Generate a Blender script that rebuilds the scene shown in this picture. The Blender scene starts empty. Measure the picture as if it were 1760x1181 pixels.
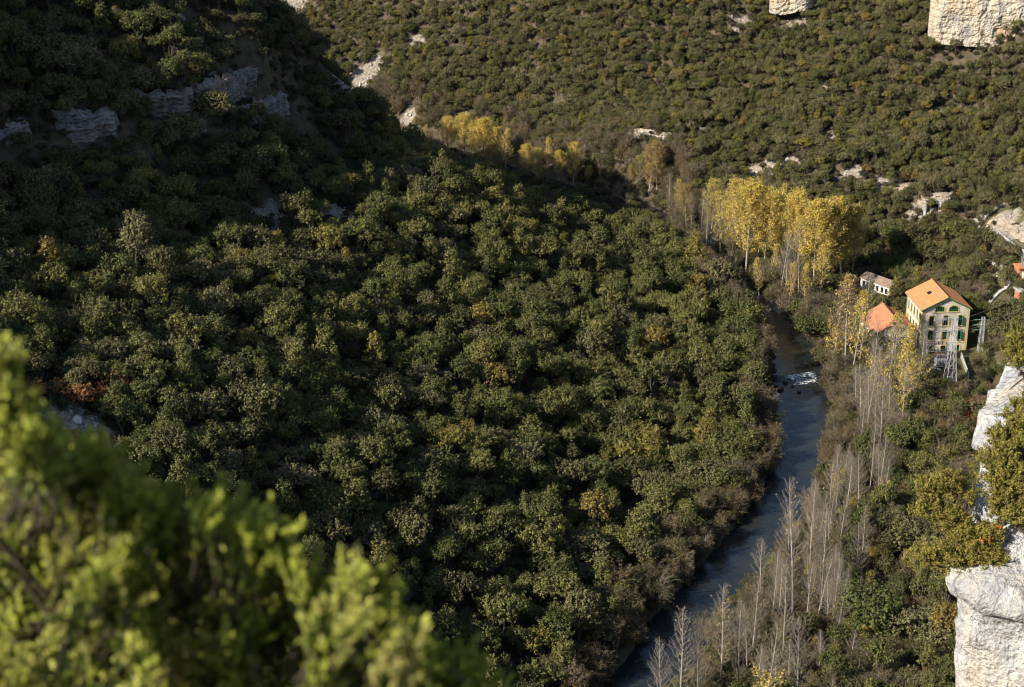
import bpy, math, random
import numpy as np
from mathutils import Vector, Matrix
random.seed(7); RNG = np.random.default_rng(7)
SC = bpy.context.scene
COL = SC.collection

# ------------------------------------------------------------------ camera, sky, sun, exposure
FPX, PITCH, CAMH = 3000.0, math.radians(21.7), 170.0       # focal length in pixels of a 1760 px wide frame
cam_d = bpy.data.cameras.new('camera'); cam = bpy.data.objects.new('camera', cam_d); COL.objects.link(cam)
cam.location = (0, 0, CAMH); cam.rotation_euler = (math.pi/2 - PITCH, 0, 0)
cam_d.sensor_width = 36.0; cam_d.lens = 36.0*FPX/1760.0
cam_d.clip_start = 0.05; cam_d.clip_end = 12000
cam_d.dof.use_dof = True; cam_d.dof.focus_distance = 330.0; cam_d.dof.aperture_fstop = 4.6
SC.camera = cam
SUN_EL, SUN_AZ = math.radians(31.5), math.atan2(-0.87, -0.49)   # azimuth clockwise from +Y
SUN = np.array([math.sin(SUN_AZ)*math.cos(SUN_EL), math.cos(SUN_AZ)*math.cos(SUN_EL), math.sin(SUN_EL)])
world = bpy.data.worlds.new('World'); SC.world = world; world.use_nodes = True
wn = world.node_tree; wn.nodes.clear()
sky = wn.nodes.new('ShaderNodeTexSky'); sky.sky_type = 'NISHITA'; sky.sun_disc = False
sky.sun_elevation = SUN_EL; sky.sun_rotation = SUN_AZ; sky.altitude = 700
bg = wn.nodes.new('ShaderNodeBackground'); bg.inputs[1].default_value = 0.09
wo = wn.nodes.new('ShaderNodeOutputWorld')
wn.links.new(sky.outputs[0], bg.inputs[0]); wn.links.new(bg.outputs[0], wo.inputs[0])
sun_d = bpy.data.lights.new('sun', 'SUN'); sun_d.energy = 4.6; sun_d.angle = math.radians(0.53); sun_d.color = (1.0, 0.93, 0.82)
sun_o = bpy.data.objects.new('sun', sun_d); COL.objects.link(sun_o)
sun_o.location = tuple(SUN*300); sun_o.rotation_euler = Vector(tuple(SUN)).to_track_quat('Z', 'Y').to_euler()
SC.view_settings.view_transform = 'Standard'; SC.view_settings.look = 'None'
SC.view_settings.exposure = 0.82; SC.view_settings.gamma = 1.0; SC.view_settings.use_curve_mapping = False
SC.render.engine = 'CYCLES'
cy = SC.cycles; cy.max_bounces = 5; cy.diffuse_bounces = 2; cy.glossy_bounces = 3; cy.transmission_bounces = 3
cy.transparent_max_bounces = 6; cy.caustics_reflective = False; cy.caustics_refractive = False; cy.use_denoising = True; cy.filter_width = 1.1

# ------------------------------------------------------------------ measuring: photograph pixels to places
def ray(u, v):
    dx, dv = (np.asarray(u, float)-880)/FPX, (np.asarray(v, float)-590.5)/FPX
    return np.stack([dx, math.cos(PITCH)-dv*math.sin(PITCH), -math.sin(PITCH)-dv*math.cos(PITCH)], -1)
def at_z(u, v, z):
    r = ray(u, v); return np.array([0, 0, CAMH]) + r*((z-CAMH)/r[..., 2:3])
def at_y(u, v, y):
    r = ray(u, v); return np.array([0, 0, CAMH]) + r*(y/r[..., 1:2])
def project(p):
    p = np.asarray(p, float) - [0, 0, CAMH]
    f = p[..., 1]*math.cos(PITCH) - p[..., 2]*math.sin(PITCH); up = p[..., 1]*math.sin(PITCH) + p[..., 2]*math.cos(PITCH)
    f = np.where(f < .1, .1, f)
    return 880+FPX*p[..., 0]/f, 590.5-FPX*up/f, f

# ------------------------------------------------------------------ terrain as one height function
RIVER = np.array([(-30, 140, 7), (-12, 190, 7), (8, 235, 6.5), (26.2, 269.3, 5.4), (29.8, 279.2, 5.5), (35.2, 289.7, 5.6), (41.7, 300.8, 5.7), (48.9, 315.1, 5.5), (56.5, 330.6, 5.5),
    (62.5, 347.4, 5.6), (66.8, 365.7, 6.3), (70, 385.6, 6.0), (71, 400, 5.9), (72.5, 415.3, 5.4), (73.4, 427.4, 5.2), (72.2, 440.2, 4.2),
    (71.2, 449, 3.5), (68.4, 458.2, 3.2), (65, 477.7, 3), (61, 498.6, 3), (56, 521, 3), (42, 545.6, 3), (21, 565.3, 3), (2, 586, 3), (-17, 609, 3),
    (-40, 633, 3), (-76, 668, 3), (-120, 700, 4), (-200, 760, 4)], float)
def fbm(x, y, scale, seed=0, octaves=4):
    r = np.random.default_rng(100+seed); out = np.zeros_like(x); amp, f, tot = 1.0, 1.0/scale, 0.0
    for _ in range(octaves):
        for _k in range(3):
            a = r.uniform(0, 2*math.pi); p1, p2 = r.uniform(0, 6.28, 2); g = r.uniform(.7, 1.3)
            out += amp/3*np.sin(2*math.pi*f*g*(x*math.cos(a)+y*math.sin(a))+p1+1.3*np.sin(2*math.pi*f*.6*(-x*math.sin(a)+y*math.cos(a))+p2))
        tot += amp; amp *= .5; f *= 2.1
    return out/tot
_pts = []
def cp(u, v, d, off=0.0):
    p = at_y(u, v, d); _pts.append((p[0], p[1], p[2]+off))
# the left slope: ground under the canopy (canopy is about 5 m deep, hence the offsets)
for a in [(0,0,425,-5),(130,0,440,-5),(270,0,458,-3),(400,0,480,-2),(0,100,400,-5),(200,100,428,-5),(380,70,462,-2),
          (0,225,383,4),(180,190,406,4),(320,165,432,6),(460,115,468,7),
          (0,262,374,-3),(180,225,397,-3),(320,215,422,-3),(455,170,460,-3),(490,215,470,-3),
          (150,330,378,-4),(300,320,400,-4),(0,380,345,-4),(0,480,312,-4),(200,450,345,-4),(0,600,285,-4),(100,705,272,0),(0,800,252,-3),(0,950,232,-3),(250,600,305,-4),
          (450,380,405,0),(580,365,424,0),(740,325,462,0),(420,480,352,-4),(600,450,395,-4),(450,620,325,-4),(600,620,345,-4),(300,760,275,-4),(300,950,245,-4),
          (500,900,268,-4),(600,1020,257,-4),(850,1150,257,-3),(900,900,302,-4),(700,800,303,-4),(800,600,366,-4),(900,720,345,-4),(1100,600,398,-4),
          (800,420,437,-4),(1000,500,435,-4),(1050,430,475,-4),(1100,800,345,-4),(1000,1000,288,-3),
          (1150,410,510,-7),(1000,350,528,-9),(830,275,538,-11),(700,225,542,-11),(620,170,543,-10),(560,130,540,-9),(520,70,528,-7),(488,0,508,-7)]:
    cp(*a)
# behind the spur the slope falls back to the river
_pts += [(-28,575,4),(-50,590,6),(-75,600,12),(-110,590,30),(-150,560,52),(-95,560,30),(-125,640,16),(-190,640,40)]
# left and near, outside the frame; hill raised to deepen the slope's shade
_pts += [(-165,355,126),(-180,400,138),(-170,300,113),(-165,240,92),(-230,350,156),(-230,250,136),(-240,470,160),(-300,400,138),(-140,180,68),(-100,150,52),(-55,190,30),(-40,140,20),
         (-150,470,119),(-120,500,89),(-300,150,100),(-300,640,90),(-130,60,80)]
# the right bank and the slope above it
_pts += [(30,220,4),(48,240,8),(85,240,20),(120,240,36),(60,150,16),(120,120,50)]
for a in [(1450,1120,262,-3),(1600,1150,243,-3),(1560,950,290,-4),(1400,940,306,-3),(1620,820,322,-4),(1480,760,348,-3),(1670,715,358,-2),(1560,700,372,-2),(1760,560,410,-4),(1750,640,385,-4),
          (1680,600,413,0),(1700,520,432,-2)]:
    cp(*a)
_pts += [(104,417,1.2),(117,418,1.6),(110,431,1.8),(98,425,1.3),(90,418,1.0),(106,392,1.0),(112,398,1.3),(96,400,1.0),(86,445,1.3),(100,453,3),(92,470,2.5),(124,424,4.5),(120,416,2.2),(118,405,2.6)]
for a in [(1760,455,444,-1),(1720,425,457,0),(1745,400,464,1),(1700,372,474,1),(1640,345,490,-1),(1600,360,488,-1),(1500,330,505,-3),(1420,270,525,-2),(1300,300,540,-4),(1120,235,568,0),(1180,300,548,-4),
          (1650,420,478,-3),(1560,430,482,-4),(1760,300,497,-5),(1600,250,525,-5),(1760,180,530,-5),(1600,150,558,-5),(1760,78,556,-4),(1600,62,576,-2),(1590,0,592,-3),(1400,150,572,-5),(1400,30,612,-5),(1250,180,585,-5),(1250,50,622,-5),
          (1050,180,605,-5),(1050,60,642,-5),(900,150,640,-5),(900,40,672,-5),(760,120,660,-5),(760,20,698,-5),(620,130,685,-2),(600,50,712,-5),(520,10,738,-3)]:
    cp(*a)
_pts += [(170,590,74),(250,560,118),(190,500,66),(220,420,70),(170,440,42),(160,380,32),(300,300,100),(180,300,52),(80,700,96),(0,760,96),(-100,820,92),(-200,860,92),(150,720,120),(50,860,130),(300,700,135),(-200,980,125),(300,150,110),(200,60,100)]
CP = np.array(_pts)
def _tps_fit():
    n = len(CP); d = np.hypot(CP[:, None, 0]-CP[None, :, 0], CP[:, None, 1]-CP[None, :, 1])/100
    K = np.where(d > 0, d*d*np.log(np.maximum(d, 1e-9)), 0) + np.eye(n)*0.0015
    Q = np.c_[np.ones(n), CP[:, :2]/100]
    A = np.block([[K, Q], [Q.T, np.zeros((3, 3))]])
    return np.linalg.solve(A, np.r_[CP[:, 2], 0, 0, 0])
_W = _tps_fit()
def river_dist(x, y):
    best = np.full(x.shape, 1e9); hw = np.zeros(x.shape); side = np.zeros(x.shape)
    for a, b in zip(RIVER[:-1], RIVER[1:]):
        dx, dy = b[0]-a[0], b[1]-a[1]; L2 = dx*dx+dy*dy
        t = np.clip(((x-a[0])*dx+(y-a[1])*dy)/L2, 0, 1)
        d = np.hypot(x-a[0]-t*dx, y-a[1]-t*dy); m = d < best
        best = np.where(m, d, best); hw = np.where(m, a[2]+t*(b[2]-a[2]), hw)
        side = np.where(m, np.sign((x-a[0])*dy-(y-a[1])*dx), side)       # +1: right bank
    return best, hw, side
def smooth(a, b, t):
    t = np.clip((t-a)/(b-a), 0, 1); return t*t*(3-2*t)
def height(x, y):
    x = np.asarray(x, float); y = np.asarray(y, float); shp = x.shape; x = x.ravel(); y = y.ravel(); out = np.empty_like(x)
    for i in range(0, len(x), 20000):
        X, Y = x[i:i+20000], y[i:i+20000]
        xc, yc = np.clip(X, -320, 320), np.clip(Y, 30, 990)
        d = np.hypot(xc[:, None]-CP[:, 0], yc[:, None]-CP[:, 1])/100
        z = (np.where(d > 0, d*d*np.log(np.maximum(d, 1e-9)), 0))@_W[:len(CP)] + _W[-3] + xc/100*_W[-2] + yc/100*_W[-1]
        z = np.clip(z, 1.0, 172)
        z = z + np.clip(z/25, 0, 1)*(2.2*fbm(X, Y, 38, 1) + .9*fbm(X, Y, 11, 2))
        rd, hw, side = river_dist(X, Y)
        z = np.maximum(z, 1.0)
        bank = smooth(hw-1.0, hw+2.5, rd+.8*fbm(X, Y, 9, 3)); bed = -1.6
        near = smooth(hw+1.0, hw+16, rd)
        zb = bed + bank*(1.0-bed)
        z = np.where(rd < hw+16, zb*(1-near)+near*np.maximum(z, 1.0), z)
        # level yard in front of and under the power house
        w = smooth(1.0, .75, np.hypot((X-110)/14, (Y-412)/24)); z = z*(1-w)+w*(1.3+.04*(X-104))
        # the cliff the photograph was taken from
        ledge = 168.25 - 1.6*np.maximum(0, Y-1.2) - 1.9*np.maximum(0, Y-2.2)+1.4*np.maximum(0, Y-12)
        ledge = np.where(Y > 60, -50, ledge) + .25*fbm(X, Y, 5, 4)
        fade = smooth(60, 25, np.abs(X-2)); z = np.where(Y < 60, np.maximum(z, ledge*fade+z*(1-fade)), z)
        out[i:i+20000] = z
    return out.reshape(shp)
def ground_hit(u, v, lo=120.0, hi=900.0):
    """where the line of sight through a photograph pixel meets the ground"""
    ys = np.arange(lo, hi, 1.0); r = ray(u, v); p = np.array([0, 0, CAMH]) + r[None, :]*(ys/r[1])[:, None]
    h = height(p[:, 0], p[:, 1]); k = np.argmax(h > p[:, 2])
    if not (h > p[:, 2]).any(): return p[-1]
    return np.array([p[k, 0], p[k, 1], h[k]])
# ------------------------------------------------------------------ object helpers
def tag(o, label=None, cat=None, group=None, kind=None):
    if label: o['label'] = label
    if cat: o['category'] = cat
    if group: o['group'] = group
    if kind: o['kind'] = kind
    return o
def thing(name, label, cat, loc=(0, 0, 0), rz=0.0, group=None):
    o = bpy.data.objects.new(name, None); COL.objects.link(o); o.empty_display_size = .5
    o.location = loc; o.rotation_euler = (0, 0, rz); return tag(o, label, cat, group)
class MB:
    """collects faces and links them as one mesh object"""
    def __init__(s): s.v = []; s.f = []; s.m = []; s.sm = []; s.n = 0
    def add(s, v, f, mat=0, smooth=False):
        v = np.asarray(v, np.float32).reshape(-1, 3); f = np.asarray(f, np.int64)
        s.v.append(v); s.f.append(f+s.n); s.m.append(np.full(len(f), mat)); s.sm.append(np.full(len(f), smooth)); s.n += len(v); return s
    def box(s, a, b, mat=0):
        (x0, y0, z0), (x1, y1, z1) = a, b
        return s.add([(x0,y0,z0),(x1,y0,z0),(x1,y1,z0),(x0,y1,z0),(x0,y0,z1),(x1,y0,z1),(x1,y1,z1),(x0,y1,z1)],
                     [(3,2,1,0),(4,5,6,7),(0,1,5,4),(1,2,6,5),(2,3,7,6),(3,0,4,7)], mat)
    def tube(s, pts, rad, sides=6, mat=0, smooth=True, cap=True):
        pts = np.asarray(pts, float); n = len(pts); rad = np.broadcast_to(np.asarray(rad, float), (n,))
        d = np.gradient(pts, axis=0); d /= np.maximum(np.linalg.norm(d, axis=1), 1e-9)[:, None]
        ref = np.where(np.abs(d[:, 2:3]) > .9, np.array([[1., 0, 0]]), np.array([[0, 0, 1.]]))
        a = np.cross(d, ref); a /= np.linalg.norm(a, axis=1)[:, None]; b = np.cross(d, a)
        t = np.arange(sides)*2*math.pi/sides
        v = pts[:, None]+rad[:, None, None]*(np.cos(t)[None, :, None]*a[:, None]+np.sin(t)[None, :, None]*b[:, None])
        i = np.arange(n-1)[:, None]*sides; j = np.arange(sides)[None]; k = (j+1) % sides
        f = np.stack([i+j, i+k, i+sides+k, i+sides+j], -1).reshape(-1, 4)
        s.add(v.reshape(-1, 3), f, mat, smooth)
        if cap and sides == 4:
            s.f.append(np.array([[0, 1, 2, 3]])[:, ::-1]+s.n-n*4); s.f.append(np.array([[0, 1, 2, 3]])+s.n-4); s.m.append(np.full(2, mat)); s.sm.append(np.full(2, False))
        return s
    def bar(s, a, b, r, mat=0): return s.tube([a, b], [r, r], 4, mat, False)
    def prism(s, poly, axis, lo, hi, mat=0):
        n = len(poly); v = []
        for h in (lo, hi):
            for p in poly: q = list(p); q.insert(axis, h); v.append(q)
        s.add(v, [(i, (i+1) % n, n+(i+1) % n, n+i) for i in range(n)], mat)
        c0 = np.mean(v[:n], 0); c1 = np.mean(v[n:], 0); base = s.n
        s.add([c0, *v[:n]], [(0, 1+(i+1) % n, 1+i) for i in range(n)], mat); s.add([c1, *v[n:]], [(0, 1+i, 1+(i+1) % n) for i in range(n)], mat); return s
    def grid(s, P, mat=0, smooth=True):
        r, c = P.shape[:2]; idx = np.arange(r*c).reshape(r, c)
        return s.add(P.reshape(-1, 3), np.stack([idx[:-1, :-1], idx[:-1, 1:], idx[1:, 1:], idx[1:, :-1]], -1).reshape(-1, 4), mat, smooth)
    def mesh(s, name, mats):
        me = bpy.data.meshes.new(name); V = np.concatenate(s.v)
        flat = []; cnt = []
        for f in s.f: flat.append(f.ravel()); cnt.append(np.full(f.shape[0], f.shape[1]))
        flat = np.concatenate(flat).astype(np.int32); cnt = np.concatenate(cnt)
        me.vertices.add(len(V)); me.vertices.foreach_set('co', V.ravel())
        me.loops.add(len(flat)); me.loops.foreach_set('vertex_index', flat)
        me.polygons.add(len(cnt)); me.polygons.foreach_set('loop_start', np.r_[0, np.cumsum(cnt)[:-1]].astype(np.int32))
        me.polygons.foreach_set('material_index', np.concatenate(s.m).astype(np.int32))
        me.polygons.foreach_set('use_smooth', np.concatenate(s.sm).astype(bool))
        for m in (mats if isinstance(mats, (list, tuple)) else [mats]): me.materials.append(m)
        me.update(calc_edges=True); me.validate(); return me
    def build(s, name, mats, parent=None):
        o = bpy.data.objects.new(name, s.mesh(name, mats)); COL.objects.link(o)
        if parent is not None: o.parent = parent
        return o
def put(name, me, parent=None, color=None):
    o = bpy.data.objects.new(name, me); COL.objects.link(o); o.parent = parent
    if color is not None: o.color = color
    return o

# ------------------------------------------------------------------ materials
class NT:
    def __init__(s, name):
        s.mat = bpy.data.materials.new(name); s.mat.use_nodes = True; s.t = s.mat.node_tree; s.t.nodes.clear()
        s.out = s.n('ShaderNodeOutputMaterial')
    def n(s, typ, **k):
        x = s.t.nodes.new(typ)
        for a, b in k.items(): setattr(x, a, b)
        return x
    def l(s, a, b): s.t.links.new(a, b)
    def pos(s, obj=False):
        if obj: return s.n('ShaderNodeTexCoord').outputs['Object']
        return s.n('ShaderNodeNewGeometry').outputs['Position']
    def scaled(s, vec, sc):
        m = s.n('ShaderNodeVectorMath', operation='MULTIPLY'); s.l(vec, m.inputs[0]); m.inputs[1].default_value = sc; return m.outputs[0]
    def noise(s, vec, scale, detail=4, rough=.55):
        x = s.n('ShaderNodeTexNoise'); x.inputs['Scale'].default_value = scale; x.inputs['Detail'].default_value = detail; x.inputs['Roughness'].default_value = rough
        s.l(vec, x.inputs['Vector']); return x.outputs[0]
    def ramp(s, fac, stops, interp='LINEAR'):
        r = s.n('ShaderNodeValToRGB'); e = r.color_ramp.elements; r.color_ramp.interpolation = interp
        while len(e) < len(stops): e.new(.5)
        for i, (p, c) in enumerate(stops): e[i].position = p; e[i].color = (*c, 1) if not np.isscalar(c) else (c, c, c, 1)
        s.l(fac, r.inputs[0]); return r.outputs[0]
    def mix(s, fac, a, b, mode='MIX'):
        m = s.n('ShaderNodeMix', data_type='RGBA', blend_type=mode)
        for sock, val in ((m.inputs[0], fac), (m.inputs[6], a), (m.inputs[7], b)):
            if hasattr(val, 'links'): s.l(val, sock)
            else: sock.default_value = val if np.isscalar(val) else (*val, 1)
        return m.outputs[2]
    def math(s, op, a, b=None):
        m = s.n('ShaderNodeMath', operation=op)
        for sock, val in zip(m.inputs, (a, b)):
            if val is None: continue
            if hasattr(val, 'links'): s.l(val, sock)
            else: sock.default_value = val
        return m.outputs[0]
    def bump(s, h, dist, strength=1.0):
        b = s.n('ShaderNodeBump'); b.inputs['Distance'].default_value = dist; b.inputs['Strength'].default_value = strength; s.l(h, b.inputs['Height']); return b.outputs[0]
    def surf(s, col, rough=.8, spec=.3, normal=None, metal=0.0):
        p = s.n('ShaderNodeBsdfPrincipled')
        for nme, val in (('Base Color', col), ('Roughness', rough), ('Specular IOR Level', spec), ('Metallic', metal)):
            if hasattr(val, 'links'): s.l(val, p.inputs[nme])
            else: p.inputs[nme].default_value = val if np.isscalar(val) else (*val, 1)
        if normal is not None: s.l(normal, p.inputs['Normal'])
        s.l(p.outputs[0], s.out.inputs[0]); return p
def plain(name, col, rough=.7, var=.25, scale=1.5, spec=.3, metal=0.0, obj=True, bump=0.0):
    k = NT(name); p = k.pos(obj); n = k.noise(p, scale, 5)
    c = k.mix(1.0, col, k.ramp(n, [(.25, 1-var), (.75, 1+var*.4)]), 'MULTIPLY')
    k.surf(c, rough, spec, k.bump(k.noise(p, scale*6, 4), bump) if bump else None, metal); return k.mat
def foliage(name, stops, instanced, trans=.22, rough=.6, spec=.25, var=.35, vscale=.9, vcol=None):
    """leaf colour: the tree's own tint picks from the range, noise through the crown varies it"""
    k = NT(name)
    if instanced: t = k.n('ShaderNodeAttribute', attribute_type='INSTANCER', attribute_name='tint').outputs['Fac']
    else: t = k.n('ShaderNodeSeparateColor'); k.l(k.n('ShaderNodeObjectInfo').outputs['Color'], t.inputs[0]); t = t.outputs[0]
    c = k.ramp(t, stops); p = k.pos()
    n1 = k.noise(p, vscale, 3); n2 = k.noise(p, 6.0, 2)
    c = k.mix(1.0, c, k.ramp(n1, [(.3, 1-var), (.7, 1+var)]), 'MULTIPLY')
    c = k.mix(1.0, c, k.ramp(k.n('ShaderNodeNewGeometry').outputs['Random Per Island'], [(0, .6), (.6, 1.0), (1, 1.6)]), 'MULTIPLY')
    c = k.mix(k.ramp(n2, [(.5, 0), (.72, .6)]), c, vcol or (.10, .085, .03))
    pr = k.surf(c, rough, spec); tr = k.n('ShaderNodeBsdfTranslucent'); k.l(c, tr.inputs[0])
    mx = k.n('ShaderNodeMixShader'); mx.inputs[0].default_value = trans; k.l(pr.outputs[0], mx.inputs[1]); k.l(tr.outputs[0], mx.inputs[2]); k.l(mx.outputs[0], k.out.inputs[0])
    return k.mat
def rock_mat(name, white, ochre, grey, streak=(1, 1, .25), spots=True, sc=1.0, crack=.5):
    k = NT(name); p = k.pos(); ps = k.scaled(p, tuple(sc*x for x in streak))
    n1 = k.noise(ps, .35, 6, .6); n2 = k.noise(k.scaled(p, (sc, sc, sc*.3)), 1.1, 6, .65); n3 = k.noise(p, 9*sc, 4, .6)
    c = k.mix(k.ramp(n1, [(.49, 0), (.66, .85)]), white, ochre)
    c = k.mix(k.ramp(n2, [(.46, 0), (.60, .85)]), c, grey)
    c = k.mix(1.0, c, k.ramp(n3, [(.25, .72), (.6, 1.05)]), 'MULTIPLY')
    if spots:
        v = k.n('ShaderNodeTexVoronoi'); v.inputs['Scale'].default_value = 3.4*sc; v.inputs['Randomness'].default_value = 1; k.l(p, v.inputs['Vector'])
        msk = k.math('MULTIPLY', k.ramp(v.outputs['Distance'], [(.10, 1), (.2, 0)]), k.ramp(k.noise(p, .9*sc, 3), [(.42, 0), (.56, 1)]))
        c = k.mix(msk, c, (.10, .095, .085))
    e = k.n('ShaderNodeTexVoronoi', feature='DISTANCE_TO_EDGE'); e.inputs['Scale'].default_value = .8*sc; k.l(k.mix(.25, k.scaled(p, (1, 1, .55)), k.n('ShaderNodeTexNoise').outputs['Color'], 'ADD'), e.inputs['Vector'])
    crk = k.ramp(e.outputs['Distance'], [(.0, 1), (.035, 0)]); crk = k.math('MULTIPLY', crk, k.ramp(k.noise(p, .7*sc, 3), [(.5, 0), (.6, .75)])); c = k.mix(crk, c, (.12, .11, .10))
    h = k.math('ADD', k.noise(ps, 1.2, 8, .65), k.math('MULTIPLY', k.noise(p, 5*sc, 6, .6), crack))
    k.surf(c, .9, .15, k.bump(h, .5/sc)); return k.mat

M = {}
M['bark'] = plain('bark', (.10, .085, .068), .9, .5, 3.0)
M['pale_bark'] = plain('pale_bark', (.37, .325, .27), .85, .35, 1.2)
M['grey_twig'] = plain('grey_twig', (.31, .262, .21), .85, .3, 1.0)
M['twig'] = plain('twig', (.33, .27, .205), .85, .3, 1.0)
M['limestone'] = rock_mat('white_limestone', (.70, .69, .665), (.60, .47, .31), (.42, .42, .425), (1, 1, .35), True, 1.0)
M['cliff_far'] = rock_mat('ochre_limestone', (.68, .58, .44), (.60, .41, .23), (.38, .36, .33), (.5, .5, .6), False, .35, .8)
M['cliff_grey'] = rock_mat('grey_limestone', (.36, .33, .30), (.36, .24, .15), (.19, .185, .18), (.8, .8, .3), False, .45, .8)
M['pink_earth'] = rock_mat('tan_earth', (.46, .385, .30), (.40, .29, .19), (.25, .21, .165), (.8, .8, .4), False, .9)
M['earth_cut'] = rock_mat('cream_earth', (.60, .50, .38), (.48, .36, .24), (.34, .29, .23), (.8, .8, .4), False, .8)

# ------------------------------------------------------------------ bare patches: (pixel u, v, half width m, half height m along the view, strength)
PATCH = []
for u, v, a, b, s in [(100,715,9,8,1),(140,735,6,4,1),(60,695,6,4,1),(450,385,5,9,.75),(470,370,4,6,.7),(585,365,8,5,.75),(745,328,3.5,6,.8),(700,690,5,5,.25),(640,680,4,5,.2),
        (620,140,7,12,1),(598,152,6,9,1),(640,120,5,8,.8),(715,75,4,5,.9),(752,92,3,3,.6),(1115,100,4,3,.8),(950,186,4,3,.8),(700,200,4,4,.8),(800,206,5,4,.7),(515,12,4,8,.8),(505,-8,8,8,.8),
        (1350,285,12,4,.95),(1305,287,6,3,.9),(1385,275,8,3,.95),(1425,242,4,5,.8),(1440,128,2.5,3,1),(1420,148,2.5,3,1),(1330,175,2,2,.8),(1622,200,6,3,.9),(1582,232,3,2.5,.8),(1270,40,6,4,.7),(1365,45,5,4,.7),
        (1200,228,9,3,.8),(1505,315,8,2.5,.85),(1545,330,6,3,.85),(1465,300,8,3,.9),(1600,345,8,4,1),(1690,375,6,4,1),(1720,385,7,3.5,1),(1745,405,6,3,1),(1240,230,8,3,.6),(1180,165,3,2,.5),(1060,205,4,2,.5),
        (1720,440,9,10,.3),(1745,480,9,12,.3),(1700,470,8,8,.33),(1680,520,5,6,.4),(1400,690,2.5,2,.7)]:
    g = ground_hit(u, v); PATCH.append((g[0], g[1], a, b, s))
PATCH += [(121, 402, 3, 13, .42), (112, 398, 7, 8, .35)]
PATCH = np.array(PATCH)
def bareness(x, y):
    x = np.asarray(x, float); out = np.zeros_like(x); w = .75*fbm(x, y, 6, 8)+.35*fbm(x, y, 2.6, 18)
    for px, py, a, b, s in PATCH: out = np.maximum(out, s*smooth(1.25, .55, np.hypot((x-px)/a, (y-py)/b)+w))
    return out
def grassiness(x, y): return np.maximum.reduce([smooth(1.2, .7, np.hypot((x-a)/c, (y-b)/d)+.2*fbm(x, y, 8, 9)) for a, b, c, d in ((112, 398, 14, 22), (146, 462, 14, 20), (140, 440, 16, 16), (122, 425, 10, 14))])

# ------------------------------------------------------------------ ground
def axis(lo, hi, step, far):
    core = np.arange(lo, hi+.1, step); ext = []; x, s = 0, step
    while x < far: s *= 1.35; x += s; ext.append(x)
    return np.r_[lo-np.array(ext[::-1]), core, hi+np.array(ext)]
GX, GY = axis(-330, 330, 2.0, 4000), axis(-20, 880, 2.0, 4000)
X, Y = np.meshgrid(GX, GY); Z = height(X, Y)
out_of_core = smooth(0, 300, np.maximum.reduce([-330-X, X-330, -20-Y, Y-880, np.zeros_like(X)]))
Z = Z*(1-out_of_core) + (115+12*fbm(X, Y, 700, 12))*out_of_core
mb = MB(); mb.grid(np.stack([X, Y, Z], -1))
k = NT('slope_soil'); p = k.pos()
n1 = k.noise(p, .35, 6, .65); n2 = k.noise(p, 2.2, 5, .6); n3 = k.noise(k.scaled(p, (1, 1, .6)), .9, 6, .7)
soil = k.ramp(n1, [(.3, (.05, .04, .025)), (.55, (.11, .086, .056)), (.75, (.17, .135, .088))])
pale = k.ramp(n3, [(.3, (.14, .11, .08)), (.5, (.27, .23, .18)), (.68, (.44, .395, .34))])
grass = k.ramp(n2, [(.3, (.055, .055, .022)), (.5, (.10, .095, .04)), (.7, (.17, .135, .07))])
ab = k.n('ShaderNodeAttribute', attribute_name='bare').outputs['Fac']; ag = k.n('ShaderNodeAttribute', attribute_name='grass').outputs['Fac']
c = k.mix(ag, soil, grass)
c = k.mix(k.ramp(k.math('ADD', ab, k.math('MULTIPLY', k.math('SUBTRACT', n2, .5), .9)), [(.35, 0), (.6, 1)]), c, pale)
k.surf(c, .95, .1, k.bump(k.math('ADD', n3, n2), .35))
ground = mb.build('ground', k.mat); tag(ground, kind='structure')
for nme, val in (('bare', bareness(X.ravel(), Y.ravel())), ('grass', grassiness(X.ravel(), Y.ravel()))):
    at = ground.data.attributes.new(nme, 'FLOAT', 'POINT'); at.data.foreach_set('value', val.astype(np.float32))

g = np.random.default_rng(31); mb = MB()
ico = np.array([(0, 0, 1), (.9, 0, .3), (.25, .85, .35), (-.75, .5, .3), (-.7, -.55, .35), (.3, -.85, .3), (.6, .5, -.4), (-.3, .8, -.4), (-.85, 0, -.4), (-.25, -.8, -.45), (.65, -.45, -.4), (0, 0, -.9)])
icf = [(0,1,2),(0,2,3),(0,3,4),(0,4,5),(0,5,1),(1,6,2),(2,7,3),(3,8,4),(4,9,5),(5,10,1),(2,6,7),(3,7,8),(4,8,9),(5,9,10),(1,10,6),(11,7,6),(11,8,7),(11,9,8),(11,10,9),(11,6,10)]
qx, qy, qs = [], [], []
for px, py, a, b, s_ in PATCH[:-2]:
    n = int(a*b*3.2*s_); qx.append(px+g.normal(size=n)*a*.6); qy.append(py+g.normal(size=n)*b*.6); qs.append(np.minimum(.9, .16*g.pareto(2.2, n)+.12))
qx, qy, qs = map(np.concatenate, (qx, qy, qs)); qz = height(qx, qy); ok = bareness(qx, qy) > .3
for x_, y_, z_, s_ in zip(qx[ok], qy[ok], qz[ok], qs[ok]):
    mb.add((ico*(1+.25*g.normal(size=(12, 1))))*s_*g.uniform(.7, 1.2, 3)+[x_, y_, z_+s_*.15], icf)
k = NT('scree_stone'); c = k.ramp(k.n('ShaderNodeNewGeometry').outputs['Random Per Island'], [(0, (.20, .17, .135)), (.5, (.36, .32, .27)), (1, (.56, .52, .46))]); k.surf(c, .95, .1)
tag(mb.build('scree', k.mat), kind='stuff')
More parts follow.
